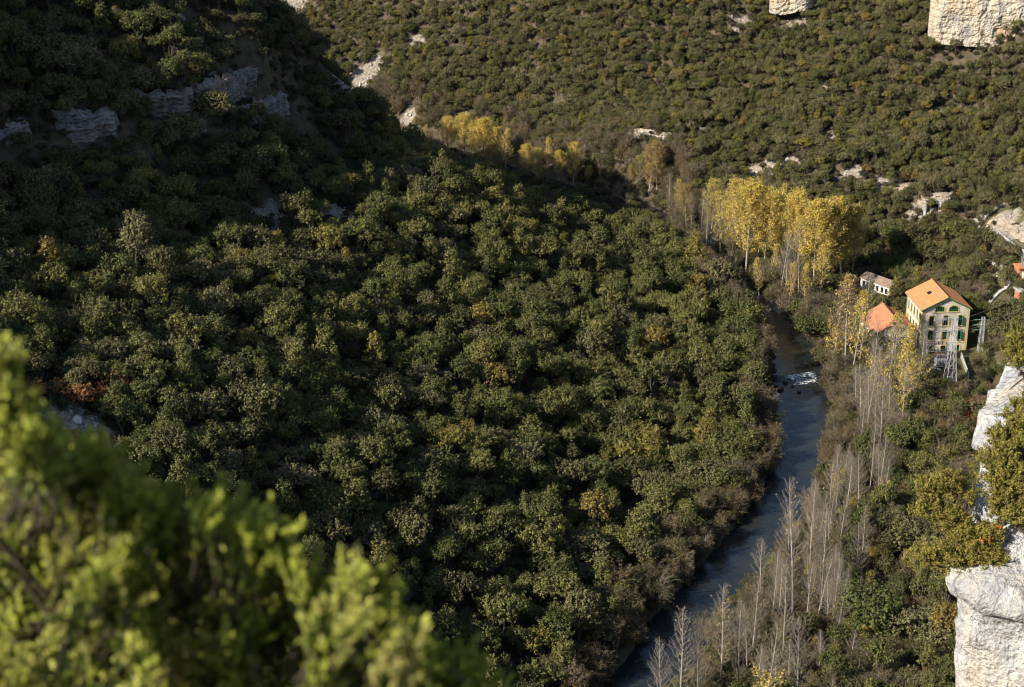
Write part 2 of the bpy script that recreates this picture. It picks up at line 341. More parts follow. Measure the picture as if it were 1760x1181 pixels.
# ------------------------------------------------------------------ river
def polyline(P, step):
    d = np.r_[0, np.cumsum(np.hypot(*np.diff(P[:, :2], axis=0).T))]; t = np.arange(0, d[-1], step)
    return np.stack([np.interp(t, d, P[:, i]) for i in range(P.shape[1])], -1)
RV = polyline(RIVER, .8); T = np.gradient(RV[:, :2], axis=0)
for _ in range(6): T[1:-1] = (T[:-2]+T[1:-1]+T[2:])/3
T /= np.linalg.norm(T, axis=1)[:, None]; Nr = np.stack([T[:, 1], -T[:, 0]], -1)
cs = np.linspace(-1, 1, 36)
PX = RV[:, None, 0]+Nr[:, None, 0]*cs*(RV[:, None, 2]+2.2); PY = RV[:, None, 1]+Nr[:, None, 1]*cs*(RV[:, None, 2]+2.2)
yw = PY - 1.2*np.sin(PX*.35)
rap = smooth(398, 401, yw)*smooth(408.5, 404.5, yw)
up = smooth(401, 406.5, yw)
PZ = -.15+.45*up + rap*(.22*fbm(PX, PY, 2.6, 20)+.12*fbm(PX, PY, 1.1, 21)) + .012*fbm(PX, PY, 4, 22)
mb = MB(); mb.grid(np.stack([PX, PY, PZ], -1))
k = NT('river_water'); p = k.pos(); ps = k.scaled(p, (1.0, .45, 1.0))
ar = k.n('ShaderNodeAttribute', attribute_name='rapids').outputs['Fac']
foam_n = k.noise(k.scaled(p, (1.0, 1.7, 1)), 1.5, 6, .7)
foam = k.ramp(k.math('ADD', k.math('MULTIPLY', ar, .42), foam_n), [(.88, 0), (1.0, 1)])
dp = k.noise(p, .09, 3)
c = k.mix(foam, k.ramp(dp, [(.35, (.014, .018, .020)), (.65, (.026, .028, .025))]), (.62, .64, .66))
h = k.math('ADD', k.math('MULTIPLY', k.noise(ps, .55, 4, .6), 1.0), k.math('MULTIPLY', k.noise(ps, 2.4, 4, .6), k.math('ADD', .12, ar)))
sf = k.surf(c, k.ramp(foam, [(0, .07), (1, .6)]), .5, k.bump(h, .12)); sf.inputs['IOR'].default_value = 1.33
river = mb.build('river', k.mat); tag(river, kind='structure')
fo = smooth(.1, .9, rap)*(.72+.55*smooth(-1, 1, fbm(PX, PY, 6, 23)*1.5))*smooth(-1.0, -.25, -np.abs(cs[None]-.18)+.15*fbm(PX, PY, 5, 24))
at = river.data.attributes.new('rapids', 'FLOAT', 'POINT'); at.data.foreach_set('value', fo.ravel().astype(np.float32))
M['wet_rock'] = plain('wet_rock', (.11, .10, .085), .5, .5, 2.0)
def boulder(name, c, r, mat, seed, parent=None, flat=.7):
    g = np.random.default_rng(seed); la, lo = np.meshgrid(np.linspace(-1.45, 1.45, 9), np.linspace(0, 2*math.pi, 14), indexing='ij')
    d = np.stack([np.cos(la)*np.cos(lo), np.cos(la)*np.sin(lo), np.sin(la)], -1)
    k_ = g.normal(size=(5, 3)); ph = g.uniform(0, 6, 5); s_ = 1+sum(.1*np.sin(2.2*(d@k_[i])+ph[i]) for i in range(5))
    s_[:, -1] = s_[:, 0]; s_[0] = s_[0].mean(); s_[-1] = s_[-1].mean()
    mb = MB(); mb.grid(np.array(c)+d*s_[..., None]*r*np.array([1, g.uniform(.7, 1.1), flat])); return mb.build(name, mat, parent)
for i, (u, v, r) in enumerate([(1340,668,.9),(1374,672,.55),(1350,656,.7),(1362,663,.4),(1412,660,.6),(1330,662,.8)]):
    q = at_z(u, v, .1); tag(boulder('river_rock', q, r, M['wet_rock'], 50+i), 'dark wet boulder in the white water of the weir, '+('second from left', 'second from right', 'third from left', 'third from right', 'rightmost of six', 'leftmost of six')[i], 'rock', 'boulders in the rapids')
for i, (u, v, r) in enumerate([(1307,541,.5),(1311,543,.7),(1316,542,.4),(1321,545,.5),(1303,540,.4)]):
    q = at_z(u, v, .2); tag(boulder('river_rock', q, r, M['limestone'], 70+i), 'pale stone in shallow water below the ruined bridge pier, '+('second from left', 'middle one', 'second from right', 'rightmost of five', 'leftmost of five')[i], 'rock', 'pale stones below the bridge pier')

# ------------------------------------------------------------------ cliffs and rock faces
CLIFFXY = []
def rock_face(name, pix, mat, label, thick=6.0, strata=(1.6,), amp=.6, seed=0, cell=.8, lean=.12, dip=1.5, yfix=None, cat='cliff', step=.5, group=None, roundoff=.25):
    """a rock wall: PIX lists (u, v of its foot, v of its top) along it; it stands on the ground there and runs back into the hill"""
    foot = []
    for i, (u, vb, vt) in enumerate(pix):
        g = ground_hit(u, vb) if yfix is None else at_y(u, vb, yfix[i])
        foot.append((g[0], g[1], g[2], at_y(u, vt, g[1])[2]))
    P = polyline(np.array(foot), cell); n = len(P); CLIFFXY.extend([(q[0], q[1]-1.0) for q in P[::3]] if yfix is None else [(q[0], q[1]-2.5) for q in P[::3]])
    t = np.gradient(P[:, :2], axis=0)
    for _ in range(8): t[1:-1] = (t[:-2]+t[1:-1]+t[2:])/3
    t /= np.linalg.norm(t, axis=1)[:, None]; out = np.stack([t[:, 1], -t[:, 0]], -1)        # towards the valley
    s = np.linspace(0, 1, n); m = max(8, int((P[:, 3]-P[:, 2]).max()/cell)+6)
    h = np.linspace(-.25 if yfix is None else -.06, 1, m)
    Hh = (P[:, 3]-P[:, 2])[:, None]; z = P[:, 2:3]+h[None]*Hh
    L = s[:, None]*n*cell*np.ones_like(z)
    dis = amp*(1.2*fbm(L, z*.6, 9, seed)+.8*fbm(L, z*1.5, 3.2, seed+1)+.35*fbm(L, z, 1.3, seed+2))
    col = fbm(L, z*.15, 5, seed+3); dis += amp*.9*np.round(col*2.2)/2.2                           # vertical joints
    for q in strata:
        ph = (z+.5*fbm(L, z, 14, seed+4))/q; dis += amp*step*(np.abs((ph % 1)-.5) < .40) + amp*.5*step*np.sin(np.floor(ph)*2.4)
    dis = dis - lean*h[None]*Hh
    edge = np.clip(np.minimum(s, 1-s)/max(1e-6, min(.5, roundoff)), 0, 1)[:, None]; dis -= (1-np.sqrt(1-(1-edge)**2))*thick*.8
    top = smooth(.70, 1.0, h)[None]; dis -= top*amp*(1.6+1.2*fbm(L, z*0, 4, seed+6)); z = z-top*Hh*.22*np.clip(.5+fbm(L, z*0, 5, seed+7), 0, 1)
    A = np.stack([P[:, None, 0]+out[:, None, 0]*dis, P[:, None, 1]+out[:, None, 1]*dis, z], -1)
    def back(f, dz):
        bx, by = P[:, 0]-out[:, 0]*thick*f, P[:, 1]-out[:, 1]*thick*f; return np.stack([bx, by, np.minimum(P[:, 3]+dz, np.maximum(height(bx, by)+.1, P[:, 2])) if yfix is None else P[:, 3]+dz], -1)[:, None]
    bk = [back(.3, .2), back(.65, .3), back(1.0, -.2)]
    bb = np.stack([P[:, 0]-out[:, 0]*thick, P[:, 1]-out[:, 1]*thick, P[:, 2]-.3*(P[:, 3]-P[:, 2])], -1)[:, None]
    G = np.concatenate([A, *bk, bb], 1).transpose(1, 0, 2); mb = MB(); mb.grid(G, 0, False)
    for e in (0, -1):                                                                         # close the ends
        col = G[:, e]; c = col.mean(0); f = [(0, i+1, i+2) if e else (0, i+2, i+1) for i in range(len(col)-1)]; mb.add([c, *col], f)
    return tag(mb.build(name, mat), label, cat, group)
rock_face('cliff', [(1586,66,-60),(1640,70,-62),(1700,73,-64),(1780,76,-66),(1900,84,-66)], M['cliff_far'], 'tall cream and ochre limestone cliff with dark bedding cracks above the forest, top right', 12, (5.2,), .7, 3, .5, .02, step=.22, yfix=[573, 569, 566, 563, 560], roundoff=.10)
rock_face('cliff', [(1316,20,-30),(1345,23,-30),(1400,12,-30)], M['cliff_far'], 'small pinkish limestone outcrop at the top edge above the forest', 8, (2.4,), .8, 31, .7, .02, yfix=[622, 620, 617])
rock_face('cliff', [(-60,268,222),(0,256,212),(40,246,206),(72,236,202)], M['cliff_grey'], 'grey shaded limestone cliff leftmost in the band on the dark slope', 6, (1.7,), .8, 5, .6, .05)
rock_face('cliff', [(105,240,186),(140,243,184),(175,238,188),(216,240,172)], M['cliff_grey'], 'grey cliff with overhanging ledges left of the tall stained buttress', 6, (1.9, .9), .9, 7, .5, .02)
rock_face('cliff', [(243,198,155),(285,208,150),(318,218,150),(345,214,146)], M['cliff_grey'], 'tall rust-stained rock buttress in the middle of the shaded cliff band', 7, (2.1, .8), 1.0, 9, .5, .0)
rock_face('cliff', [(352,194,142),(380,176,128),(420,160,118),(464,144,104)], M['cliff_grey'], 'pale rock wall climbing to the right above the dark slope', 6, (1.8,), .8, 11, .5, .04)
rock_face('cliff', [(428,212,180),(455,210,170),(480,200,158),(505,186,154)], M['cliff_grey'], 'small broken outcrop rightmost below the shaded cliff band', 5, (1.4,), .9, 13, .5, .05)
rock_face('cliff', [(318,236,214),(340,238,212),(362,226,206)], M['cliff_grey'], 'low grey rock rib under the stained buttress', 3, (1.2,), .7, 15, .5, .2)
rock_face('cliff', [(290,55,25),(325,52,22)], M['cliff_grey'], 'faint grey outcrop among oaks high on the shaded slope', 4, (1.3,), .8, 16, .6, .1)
rock_face('road_cutting', [(1072,236,221),(1100,238,221),(1140,244,228),(1178,250,236)], M['earth_cut'], 'long bright cream road cutting across the sunlit forest slope', 3, (1.0,), .45, 17, .5, .35, cat='cutting')
rock_face('road_cutting', [(1296,296,282),(1330,294,281),(1378,288,274),(1408,276,258)], M['pink_earth'], 'broken pale bank rising behind the tops of the yellow poplars', 3, (1.0,), .5, 18, .5, .5, cat='cutting')
rock_face('road_cutting', [(1432,306,299),(1480,322,314),(1530,332,321),(1548,338,318)], M['pink_earth'], 'pinkish earth bank between the yellow poplars and the stone portal', 3, (1.0,), .6, 19, .5, .5, cat='cutting')
rock_face('road_cutting', [(1574,362,330),(1592,352,330),(1640,350,332)], M['pink_earth'], 'cream earth bank round the stone portal above the power house', 3, (1.0,), .5, 20, .4, .3, cat='cutting')
rock_face('road_cutting', [(1690,398,382),(1712,398,374),(1740,412,388),(1790,436,408)], M['pink_earth'], 'bright cream earth bank behind the canal wall at the right edge', 3, (1.2,), .5, 22, .4, .5, cat='cutting')
# ------------------------------------------------------------------ plants: shapes
def unit(v): return v/np.maximum(np.linalg.norm(v, axis=-1, keepdims=True), 1e-9)
def rdir(g, n): return unit(g.normal(size=(n, 3)))
def leaves(mb, c, nrm, size, aspect=.6, g=RNG, mat=0, along=None):
    """one small pointed leaf-spray face per centre"""
    n = len(c); nrm = unit(nrm); r = rdir(g, n) if along is None else along
    a = unit(r-nrm*np.sum(r*nrm, -1, keepdims=True)); b = np.cross(nrm, a)
    s = np.broadcast_to(np.asarray(size, float), (n,))[:, None]*g.uniform(.7, 1.3, (n, 1)); w = s*aspect
    v = np.stack([c+a*s, c+b*w+a*s*.1, c-a*s*.9, c-b*w+a*s*.1], 1)
    mb.add(v.reshape(-1, 3), np.arange(4*n).reshape(n, 4), mat)
def limb(g, a, b, r0, r1, n=5, wob=.12):
    t = np.linspace(0, 1, n)[:, None]; p = np.asarray(a)*(1-t)+np.asarray(b)*t; L = np.linalg.norm(np.subtract(b, a))
    p[1:-1] += g.normal(size=(n-2, 3))*wob*L*.35
    return p, r0+(r1-r0)*t[:, 0]
def crown_tree(seed, R, H, nl=7, clump=.75, nleaf=85, leaf=.2, flat=.8, z0=1.6, spread=.62, lobe=(.38, .55), up=.25, aspect=.6, gap=0.0, conic=0.0, vs=.85, slen=.62, k_leaf=13, dens=1.0):
    g = np.random.default_rng(seed); cr, tr = MB(), MB()
    lob = []
    for i in range(nl):
        a = i*2.4+g.uniform(-.5, .5); q = math.sqrt((i+.3)/nl)*spread*R*g.uniform(.8, 1.15)
        hz = z0+(H-z0)*(g.uniform(.34, .64)+(1-q/R)*.22)
        if conic: hz = z0+(H-z0)*(.25+.68*i/(nl-1)); q = spread*R*(1-.85*i/(nl-1))*g.uniform(.5, 1)
        lr = R*g.uniform(*lobe)*(1-.45*conic*i/max(1, nl-1)); lob.append((np.array([q*math.cos(a), q*math.sin(a), hz]), lr))
    for i, (c, lr) in enumerate(lob):
        m = int(dens*9.5*lr*lr/(slen*.6))+8; d = rdir(g, 2*m); d = d[d[:, 2] > -.6][:m]; m = len(d)
        base = c+d*lr*(g.uniform(.12, 1.0, (m, 1))**.5)*np.array([1, 1, flat])*g.uniform(.75, 1.12, (m, 1)); ok = np.ones(m, bool)
        lump = np.sin(3.1*d[:, 0]*lr/.5+i)+np.sin(3.3*d[:, 1]*lr/.5+2*i)+np.sin(3.0*d[:, 2]*lr/.5+i*.7); ok &= (lump > -1.5+gap*6) | (g.uniform(size=m) < .25)
        for j, (c2, l2) in enumerate(lob):
            if j != i: ok &= np.linalg.norm((base-c2)/np.array([1, 1, flat]), axis=1) > l2*.55
        base, d = base[ok], d[ok]; n = len(base); ax = unit(d*.75+g.normal(size=(n, 3))*.42+[0, 0, up]); L = slen*g.uniform(.5, 1.35, (n, 1))
        T = np.tile(np.linspace(.08, 1, k_leaf), n)[:, None]; B, A, D = (np.repeat(q, k_leaf, 0) for q in (base, ax, d)); L = np.repeat(L, k_leaf, 0)
        off = g.normal(size=B.shape)*L*.19*(1.15-.6*T); q = B+A*L*T+off
        leaves(cr, q, unit(off+1e-6)*.75+D*.65+g.normal(size=B.shape)*.35+[0, 0, .25], leaf, aspect, g)
    p, r = limb(g, (0, 0, -1.5), (g.uniform(-.3, .3), g.uniform(-.3, .3), z0+.4*(H-z0)), .05*R+.06, .03*R+.03)
    tr.tube(p, r, 7)
    for c, lr in lob:
        k_ = g.integers(2, len(p)); pp, rr = limb(g, p[k_-1], c+[0, 0, lr*.3], .022*R+.03, .03); tr.tube(pp, rr, 5)
        for _ in range(4):
            e = c+rdir(g, 1)[0]*lr*.85; pp, rr = limb(g, c-[0, 0, lr*.2], e, .035, .012, 4); tr.tube(pp, rr, 3)
    return cr, tr
def twiggy_tree(seed, R, H, stems=4, nbr=34, ntw=9, leafn=900, leaf=.16, tw=.7):
    """riverside alders and willows going bare: fans of fine twigs with the last leaves"""
    g = np.random.default_rng(seed); cr, tr = MB(), MB(); tips = []
    for s in range(stems):
        a = s*6.28/stems+g.uniform(-.5, .5); q = R*g.uniform(.25, .6)
        p, r = limb(g, (.15*math.cos(a), .15*math.sin(a), -1.5), (q*math.cos(a), q*math.sin(a), H*g.uniform(.7, .88)), .13, .035, 7, .1); tr.tube(p, r, 6)
        for b in range(nbr):
            t = g.uniform(.3, 1)*5.99; i = int(t); o = p[i]+(p[i+1]-p[i])*(t-i) if i < 6 else p[6]
            d = unit(rdir(g, 1)[0]*[1, 1, .6]+[.5*math.cos(a), .5*math.sin(a), .55]); L = R*g.uniform(.35, .75)
            e = o+d*L; e[2] = min(e[2], H); pp, rr = limb(g, o, e, .035, .012, 4, .15); tr.tube(pp, rr, 3)
            for _ in range(ntw):
                k_ = g.uniform(.3, 1); o2 = o+(e-o)*k_; tips.append((o2, unit(d+g.normal(size=3)*.55+[0, 0, .25])))
    o = np.array([x[0] for x in tips]); d = np.array([x[1] for x in tips]); n = len(o); L = g.uniform(.5, 1.15, (n, 1))*tw
    leaves(cr, o+d*L*.8, np.cross(d, rdir(g, n)), L[:, 0]*.95, .028, g, 0, d)
    for _ in range(2):
        d2 = unit(d+g.normal(size=d.shape)*.5); leaves(cr, o+d*L*.7+d2*L*.4, np.cross(d2, rdir(g, n)), L[:, 0]*.6, .035, g, 0, d2)
    k_ = g.integers(0, n, leafn); c = o[k_]+d[k_]*L[k_]*g.uniform(.2, 1.6, (leafn, 1))+g.normal(size=(leafn, 3))*.12
    leaves(cr, c, g.normal(size=(leafn, 3))+unit(c-[0, 0, H*.5]), leaf, .65, g, 1)
    return cr, tr
def poplar(seed, H, width=.2, nbr=60, leafn=0, leaf=.15, leaf_band=(0, 1), first=.22, twigs=7, up=.75):
    """tall straight stem with steep branches; the leaves hang along the twigs"""
    g = np.random.default_rng(seed); tr, br, lv = MB(), MB(), MB(); pts, dirs = [], []
    n = 12; t = np.linspace(0, 1, n); P = np.stack([.012*H*np.sin(t*4+g.uniform(0, 6))*t, .012*H*np.sin(t*3.3+g.uniform(0, 6))*t, t*(H+1.5)-1.5], -1)
    tr.tube(P, (.0105 if leafn > 3000 else .0085)*H*(1-t)**.8+.025, 7)
    for b in range(nbr):
        f = first+(1-first)*((b+.5)/nbr)**.85*.985; o = np.array([np.interp(f*H, P[:, 2], P[:, 0]), np.interp(f*H, P[:, 2], P[:, 1]), f*H])
        prof = math.sin(math.pi*min(1, ((f-first)/(1-first))**.75*.88+.12))**.8
        L = width*H*(.25+.9*prof)*g.uniform(.65, 1.2); a = b*2.399+g.uniform(-.4, .4)
        e1 = up+.5*f+g.uniform(-.15, .15); d1 = unit(np.array([math.cos(a), math.sin(a), e1])); d2 = unit(d1+[0, 0, .65])
        m = o+d1*L*.5; e = m+d2*L*.55; e[2] = min(e[2], H*1.01+g.uniform(-.5, .3))
        p = np.array([o, o+d1*L*.25, m, (m+e)/2+g.normal(size=3)*.03*L, e]); r0 = .008*L+.022; br.tube(p, np.linspace(r0*.85, .011, 5), 4, 0, True, False)
        for _ in range(twigs):
            q = g.uniform(.25, 1); i = min(3, int(q*4)); o2 = p[i]+(p[i+1]-p[i])*(q*4-i)
            d = unit(d2+g.normal(size=3)*.5+[0, 0, .3]); l2 = L*g.uniform(.16, .36)*(1.15-q*.4); e2 = o2+d*l2; br.tube([o2, (o2+e2)/2+g.normal(size=3)*.04*l2, e2], [.011, .008, .004], 3, 0, True, False)
            pts.append((o2, e2, f))
            for _ in range(2):
                e3 = o2+d*l2*g.uniform(.3, .9)+unit(d+g.normal(size=3)*.6)*l2*.5; br.tube([o2+d*l2*.3, e3], [.009, .005], 3, 0, True, False); pts.append((o2, e3, f))
    if leafn:
        sel = [x for x in pts if leaf_band[0] <= x[2] <= leaf_band[1]]; k_ = g.integers(0, len(sel), leafn)
        o = np.array([x[0] for x in sel])[k_]; e = np.array([x[1] for x in sel])[k_]
        c = o+(e-o)*g.uniform(.1, 1.15, (leafn, 1))+g.normal(size=(leafn, 3))*.058*width*H
        leaves(lv, c, g.normal(size=(leafn, 3))+unit(c-[0, 0, H*.55])*.8, leaf, .7, g)
    return tr, br, lv

# ------------------------------------------------------------------ plants: leaf colours
HOLM = [(0, (.074, .079, .030)), (.35, (.112, .107, .044)), (.7, (.150, .138, .060)), (1, (.190, .168, .082))]
OAK = [(0, (.094, .108, .030)), (.4, (.150, .155, .048)), (.76, (.205, .192, .058)), (.94, (.26, .215, .05)), (1, (.27, .20, .055))]
ALDER = [(0, (.085, .072, .045)), (.4, (.14, .11, .072)), (.7, (.17, .13, .088)), (1, (.20, .165, .125))]
ALEAF = [(0, (.075, .08, .024)), (.5, (.125, .10, .03)), (1, (.20, .125, .035))]
FOL = {}
for nme, st, kw in (('holm', HOLM, dict(spec=.15, rough=.55)), ('oak', OAK, dict(trans=.3)), ('alder', ALDER, dict(trans=.05, var=.25)), ('aleaf', ALEAF, dict(trans=.3)), ('bush', [(0, (.05, .05, .022)), (.5, (.085, .075, .032)), (.85, (.12, .085, .042)), (1, (.16, .085, .04))], dict())):
    FOL[nme] = (foliage(nme+'_leaves', st, False, **kw), foliage(nme+'_leaves_wood', st, True, **kw))
VAR = {'holm_oak': [('round', crown_tree(11, 3.4, 6.2, 9, leaf=.155, z0=1.2, spread=.66, lobe=(.32, .48), up=.4, flat=.85)), ('lopsided', crown_tree(12, 3.6, 6.0, 7, leaf=.155, z0=1.2, spread=.8, lobe=(.32, .5), up=.4, gap=.05)),
                    ('broad', crown_tree(13, 4.2, 5.8, 12, leaf=.155, z0=1.1, spread=.74, lobe=(.26, .42), up=.4, flat=.75)), ('domed', crown_tree(14, 3.0, 6.8, 8, leaf=.155, z0=1.2, spread=.55, lobe=(.36, .54), up=.4, flat=1.0)),
                    ('ragged', crown_tree(15, 3.5, 6.4, 10, leaf=.155, z0=1.3, spread=.8, lobe=(.24, .4), up=.45, gap=.16))],
       'downy_oak': [('tall', crown_tree(21, 2.9, 8.2, 10, leaf=.155, z0=1.8, spread=.66, lobe=(.3, .46), up=.5, gap=.14, slen=.78, k_leaf=15, dens=1.25)), ('spreading', crown_tree(22, 3.9, 7.0, 12, leaf=.155, z0=1.6, spread=.78, lobe=(.26, .4), up=.5, gap=.16, slen=.78, k_leaf=15, dens=1.25)),
                     ('conical', crown_tree(23, 2.6, 8.4, 9, leaf=.15, z0=1.3, spread=.7, lobe=(.38, .52), up=.65, gap=.14, conic=.7, slen=.75, k_leaf=14, dens=1.2)), ('open', crown_tree(24, 3.4, 7.4, 11, leaf=.155, z0=1.7, spread=.82, lobe=(.24, .36), up=.5, gap=.26, slen=.8, k_leaf=15, dens=1.3)),
                     ('forked', crown_tree(25, 3.3, 7.8, 8, leaf=.155, z0=1.7, spread=.78, lobe=(.3, .46), up=.5, gap=.16, slen=.78, k_leaf=15, dens=1.25))],
       'alder_tree': [('fanned', twiggy_tree(31, 3.4, 8.5)), ('leaning', twiggy_tree(32, 3.8, 7.5, 5)), ('slender', twiggy_tree(33, 2.6, 9.5, 3, 40)), ('bushy', twiggy_tree(34, 3.6, 6.0, 6, 26, 9, 2200))],
       'bush': [('low', crown_tree(41, 1.3, 1.9, 6, leaf=.11, flat=.8, z0=.2, spread=.65, slen=.35, k_leaf=10, dens=1.1)), ('loose', crown_tree(42, 1.5, 2.2, 7, leaf=.11, flat=.8, z0=.2, spread=.75, gap=.2, slen=.4, k_leaf=10)), ('dense', crown_tree(43, 1.1, 1.7, 5, leaf=.11, flat=.9, z0=.1, spread=.6, slen=.35, k_leaf=10, dens=1.1))]}
print('CROWNS', {k: [v[1][0].n//4 for v in vs] for k, vs in VAR.items()})
MATS = {'holm_oak': ('holm',), 'downy_oak': ('oak',), 'alder_tree': ('alder', 'aleaf'), 'bush': ('bush',)}
BARK = {'holm_oak': 'bark', 'downy_oak': 'bark', 'alder_tree': 'twig', 'bush': 'bark'}
MESH, WOODS = {}, {}
for sp, vs in VAR.items():
    src = bpy.data.collections.new(sp+'_source'); WOODS[sp] = src; MESH[sp] = []
    for i, (word, (cr, tr)) in enumerate(vs):
        one = [FOL[x][0] for x in MATS[sp]]; many = [FOL[x][1] for x in MATS[sp]]
        MESH[sp].append((word, cr.mesh(sp+'_crown', one), tr.mesh(sp+'_trunk', M[BARK[sp]])))
        allm = MB(); nm = len(many)
        for s_, off in ((cr, 0), (tr, nm)):
            base = allm.n; allm.v += s_.v; allm.f += [f+base for f in s_.f]; allm.m += [m+off for m in s_.m]; allm.sm += s_.sm; allm.n += s_.n
        src.objects.link(bpy.data.objects.new('%s_%s' % (sp, 'abcdefg'[i]), allm.mesh(sp+'_whole', many+[M[BARK[sp]]])))
def scatter(name, sp, P, idx, rz, scl, tint, tilt, label=None):
    """the uncounted rest of a wood, as one object"""
    me = bpy.data.meshes.new(name); me.from_pydata(np.asarray(P).tolist(), [], [])
    for nme, typ, val in (('pick', 'INT', idx), ('turn', 'FLOAT_VECTOR', np.c_[tilt, rz]), ('size', 'FLOAT_VECTOR', scl), ('tint', 'FLOAT', tint)):
        a = me.attributes.new(nme, typ, 'POINT'); a.data.foreach_set('vector' if 'VEC' in typ else 'value', np.asarray(val, np.int32 if typ == 'INT' else np.float32).ravel())
    o = bpy.data.objects.new(name, me); COL.objects.link(o)
    ng = bpy.data.node_groups.new(name, 'GeometryNodeTree'); ng.interface.new_socket('Geometry', in_out='INPUT', socket_type='NodeSocketGeometry'); ng.interface.new_socket('Geometry', in_out='OUTPUT', socket_type='NodeSocketGeometry')
    gi, go = ng.nodes.new('NodeGroupInput'), ng.nodes.new('NodeGroupOutput'); ip = ng.nodes.new('GeometryNodeInstanceOnPoints'); ci = ng.nodes.new('GeometryNodeCollectionInfo')
    ci.inputs['Collection'].default_value = WOODS[sp]; ci.inputs['Separate Children'].default_value = True; ci.inputs['Reset Children'].default_value = True
    def attr(nme, t):
        x = ng.nodes.new('GeometryNodeInputNamedAttribute'); x.data_type = t; x.inputs[0].default_value = nme; return x.outputs[0]
    e = ng.nodes.new('FunctionNodeEulerToRotation'); L = ng.links.new
    L(attr('turn', 'FLOAT_VECTOR'), e.inputs[0]); L(gi.outputs[0], ip.inputs['Points']); L(ci.outputs[0], ip.inputs['Instance']); ip.inputs['Pick Instance'].default_value = True
    L(attr('pick', 'INT'), ip.inputs['Instance Index']); L(e.outputs[0], ip.inputs['Rotation']); L(attr('size', 'FLOAT_VECTOR'), ip.inputs['Scale']); L(ip.outputs[0], go.inputs[0])
    o.modifiers.new('spread', 'NODES').node_group = ng
    return tag(o, label, None, None, 'stuff')

# ------------------------------------------------------------------ poplars and other trees placed one by one: (pixel u, v of the foot, v of the top)
FOL['gold'] = foliage('golden_leaves', [(0, (.60, .44, .085)), (.4, (.62, .48, .13)), (.7, (.44, .37, .10)), (.85, (.26, .24, .06)), (1, (.42, .29, .12))], False, trans=.35, var=.3, vscale=.6, vcol=(.34, .24, .06))
POPM = {}
def pop_variant(key, *a, **k):
    tr, br, lv = poplar(*a, **k); POPM.setdefault(key, []).append((tr.mesh('poplar_trunk', M['pale_bark']), br.mesh('poplar_branches', M['twig' if key == 'gold' else 'grey_twig']), lv.mesh('poplar_leaves', FOL['gold']) if lv.n else None, a[1]))
for i in range(3): pop_variant('gold', 300+i, 22, .26, 66, 10500, .15, twigs=8, up=.55)
for i in range(2): pop_variant('thick', 340+i, 22, .25, 60, 6500, .16, (.0, 1), .16, 8, .5)
for i in range(2): pop_variant('thin', 310+i, 22, .17, 60, 1900, .17, twigs=7)
for i in range(3): pop_variant('bare', 320+i, 22, .15, 74, 60, .15, (.1, .9), .16, 9)
for i in range(2): pop_variant('low', 330+i, 22, .15, 66, 900, .17, (.1, .5), .12, 8)
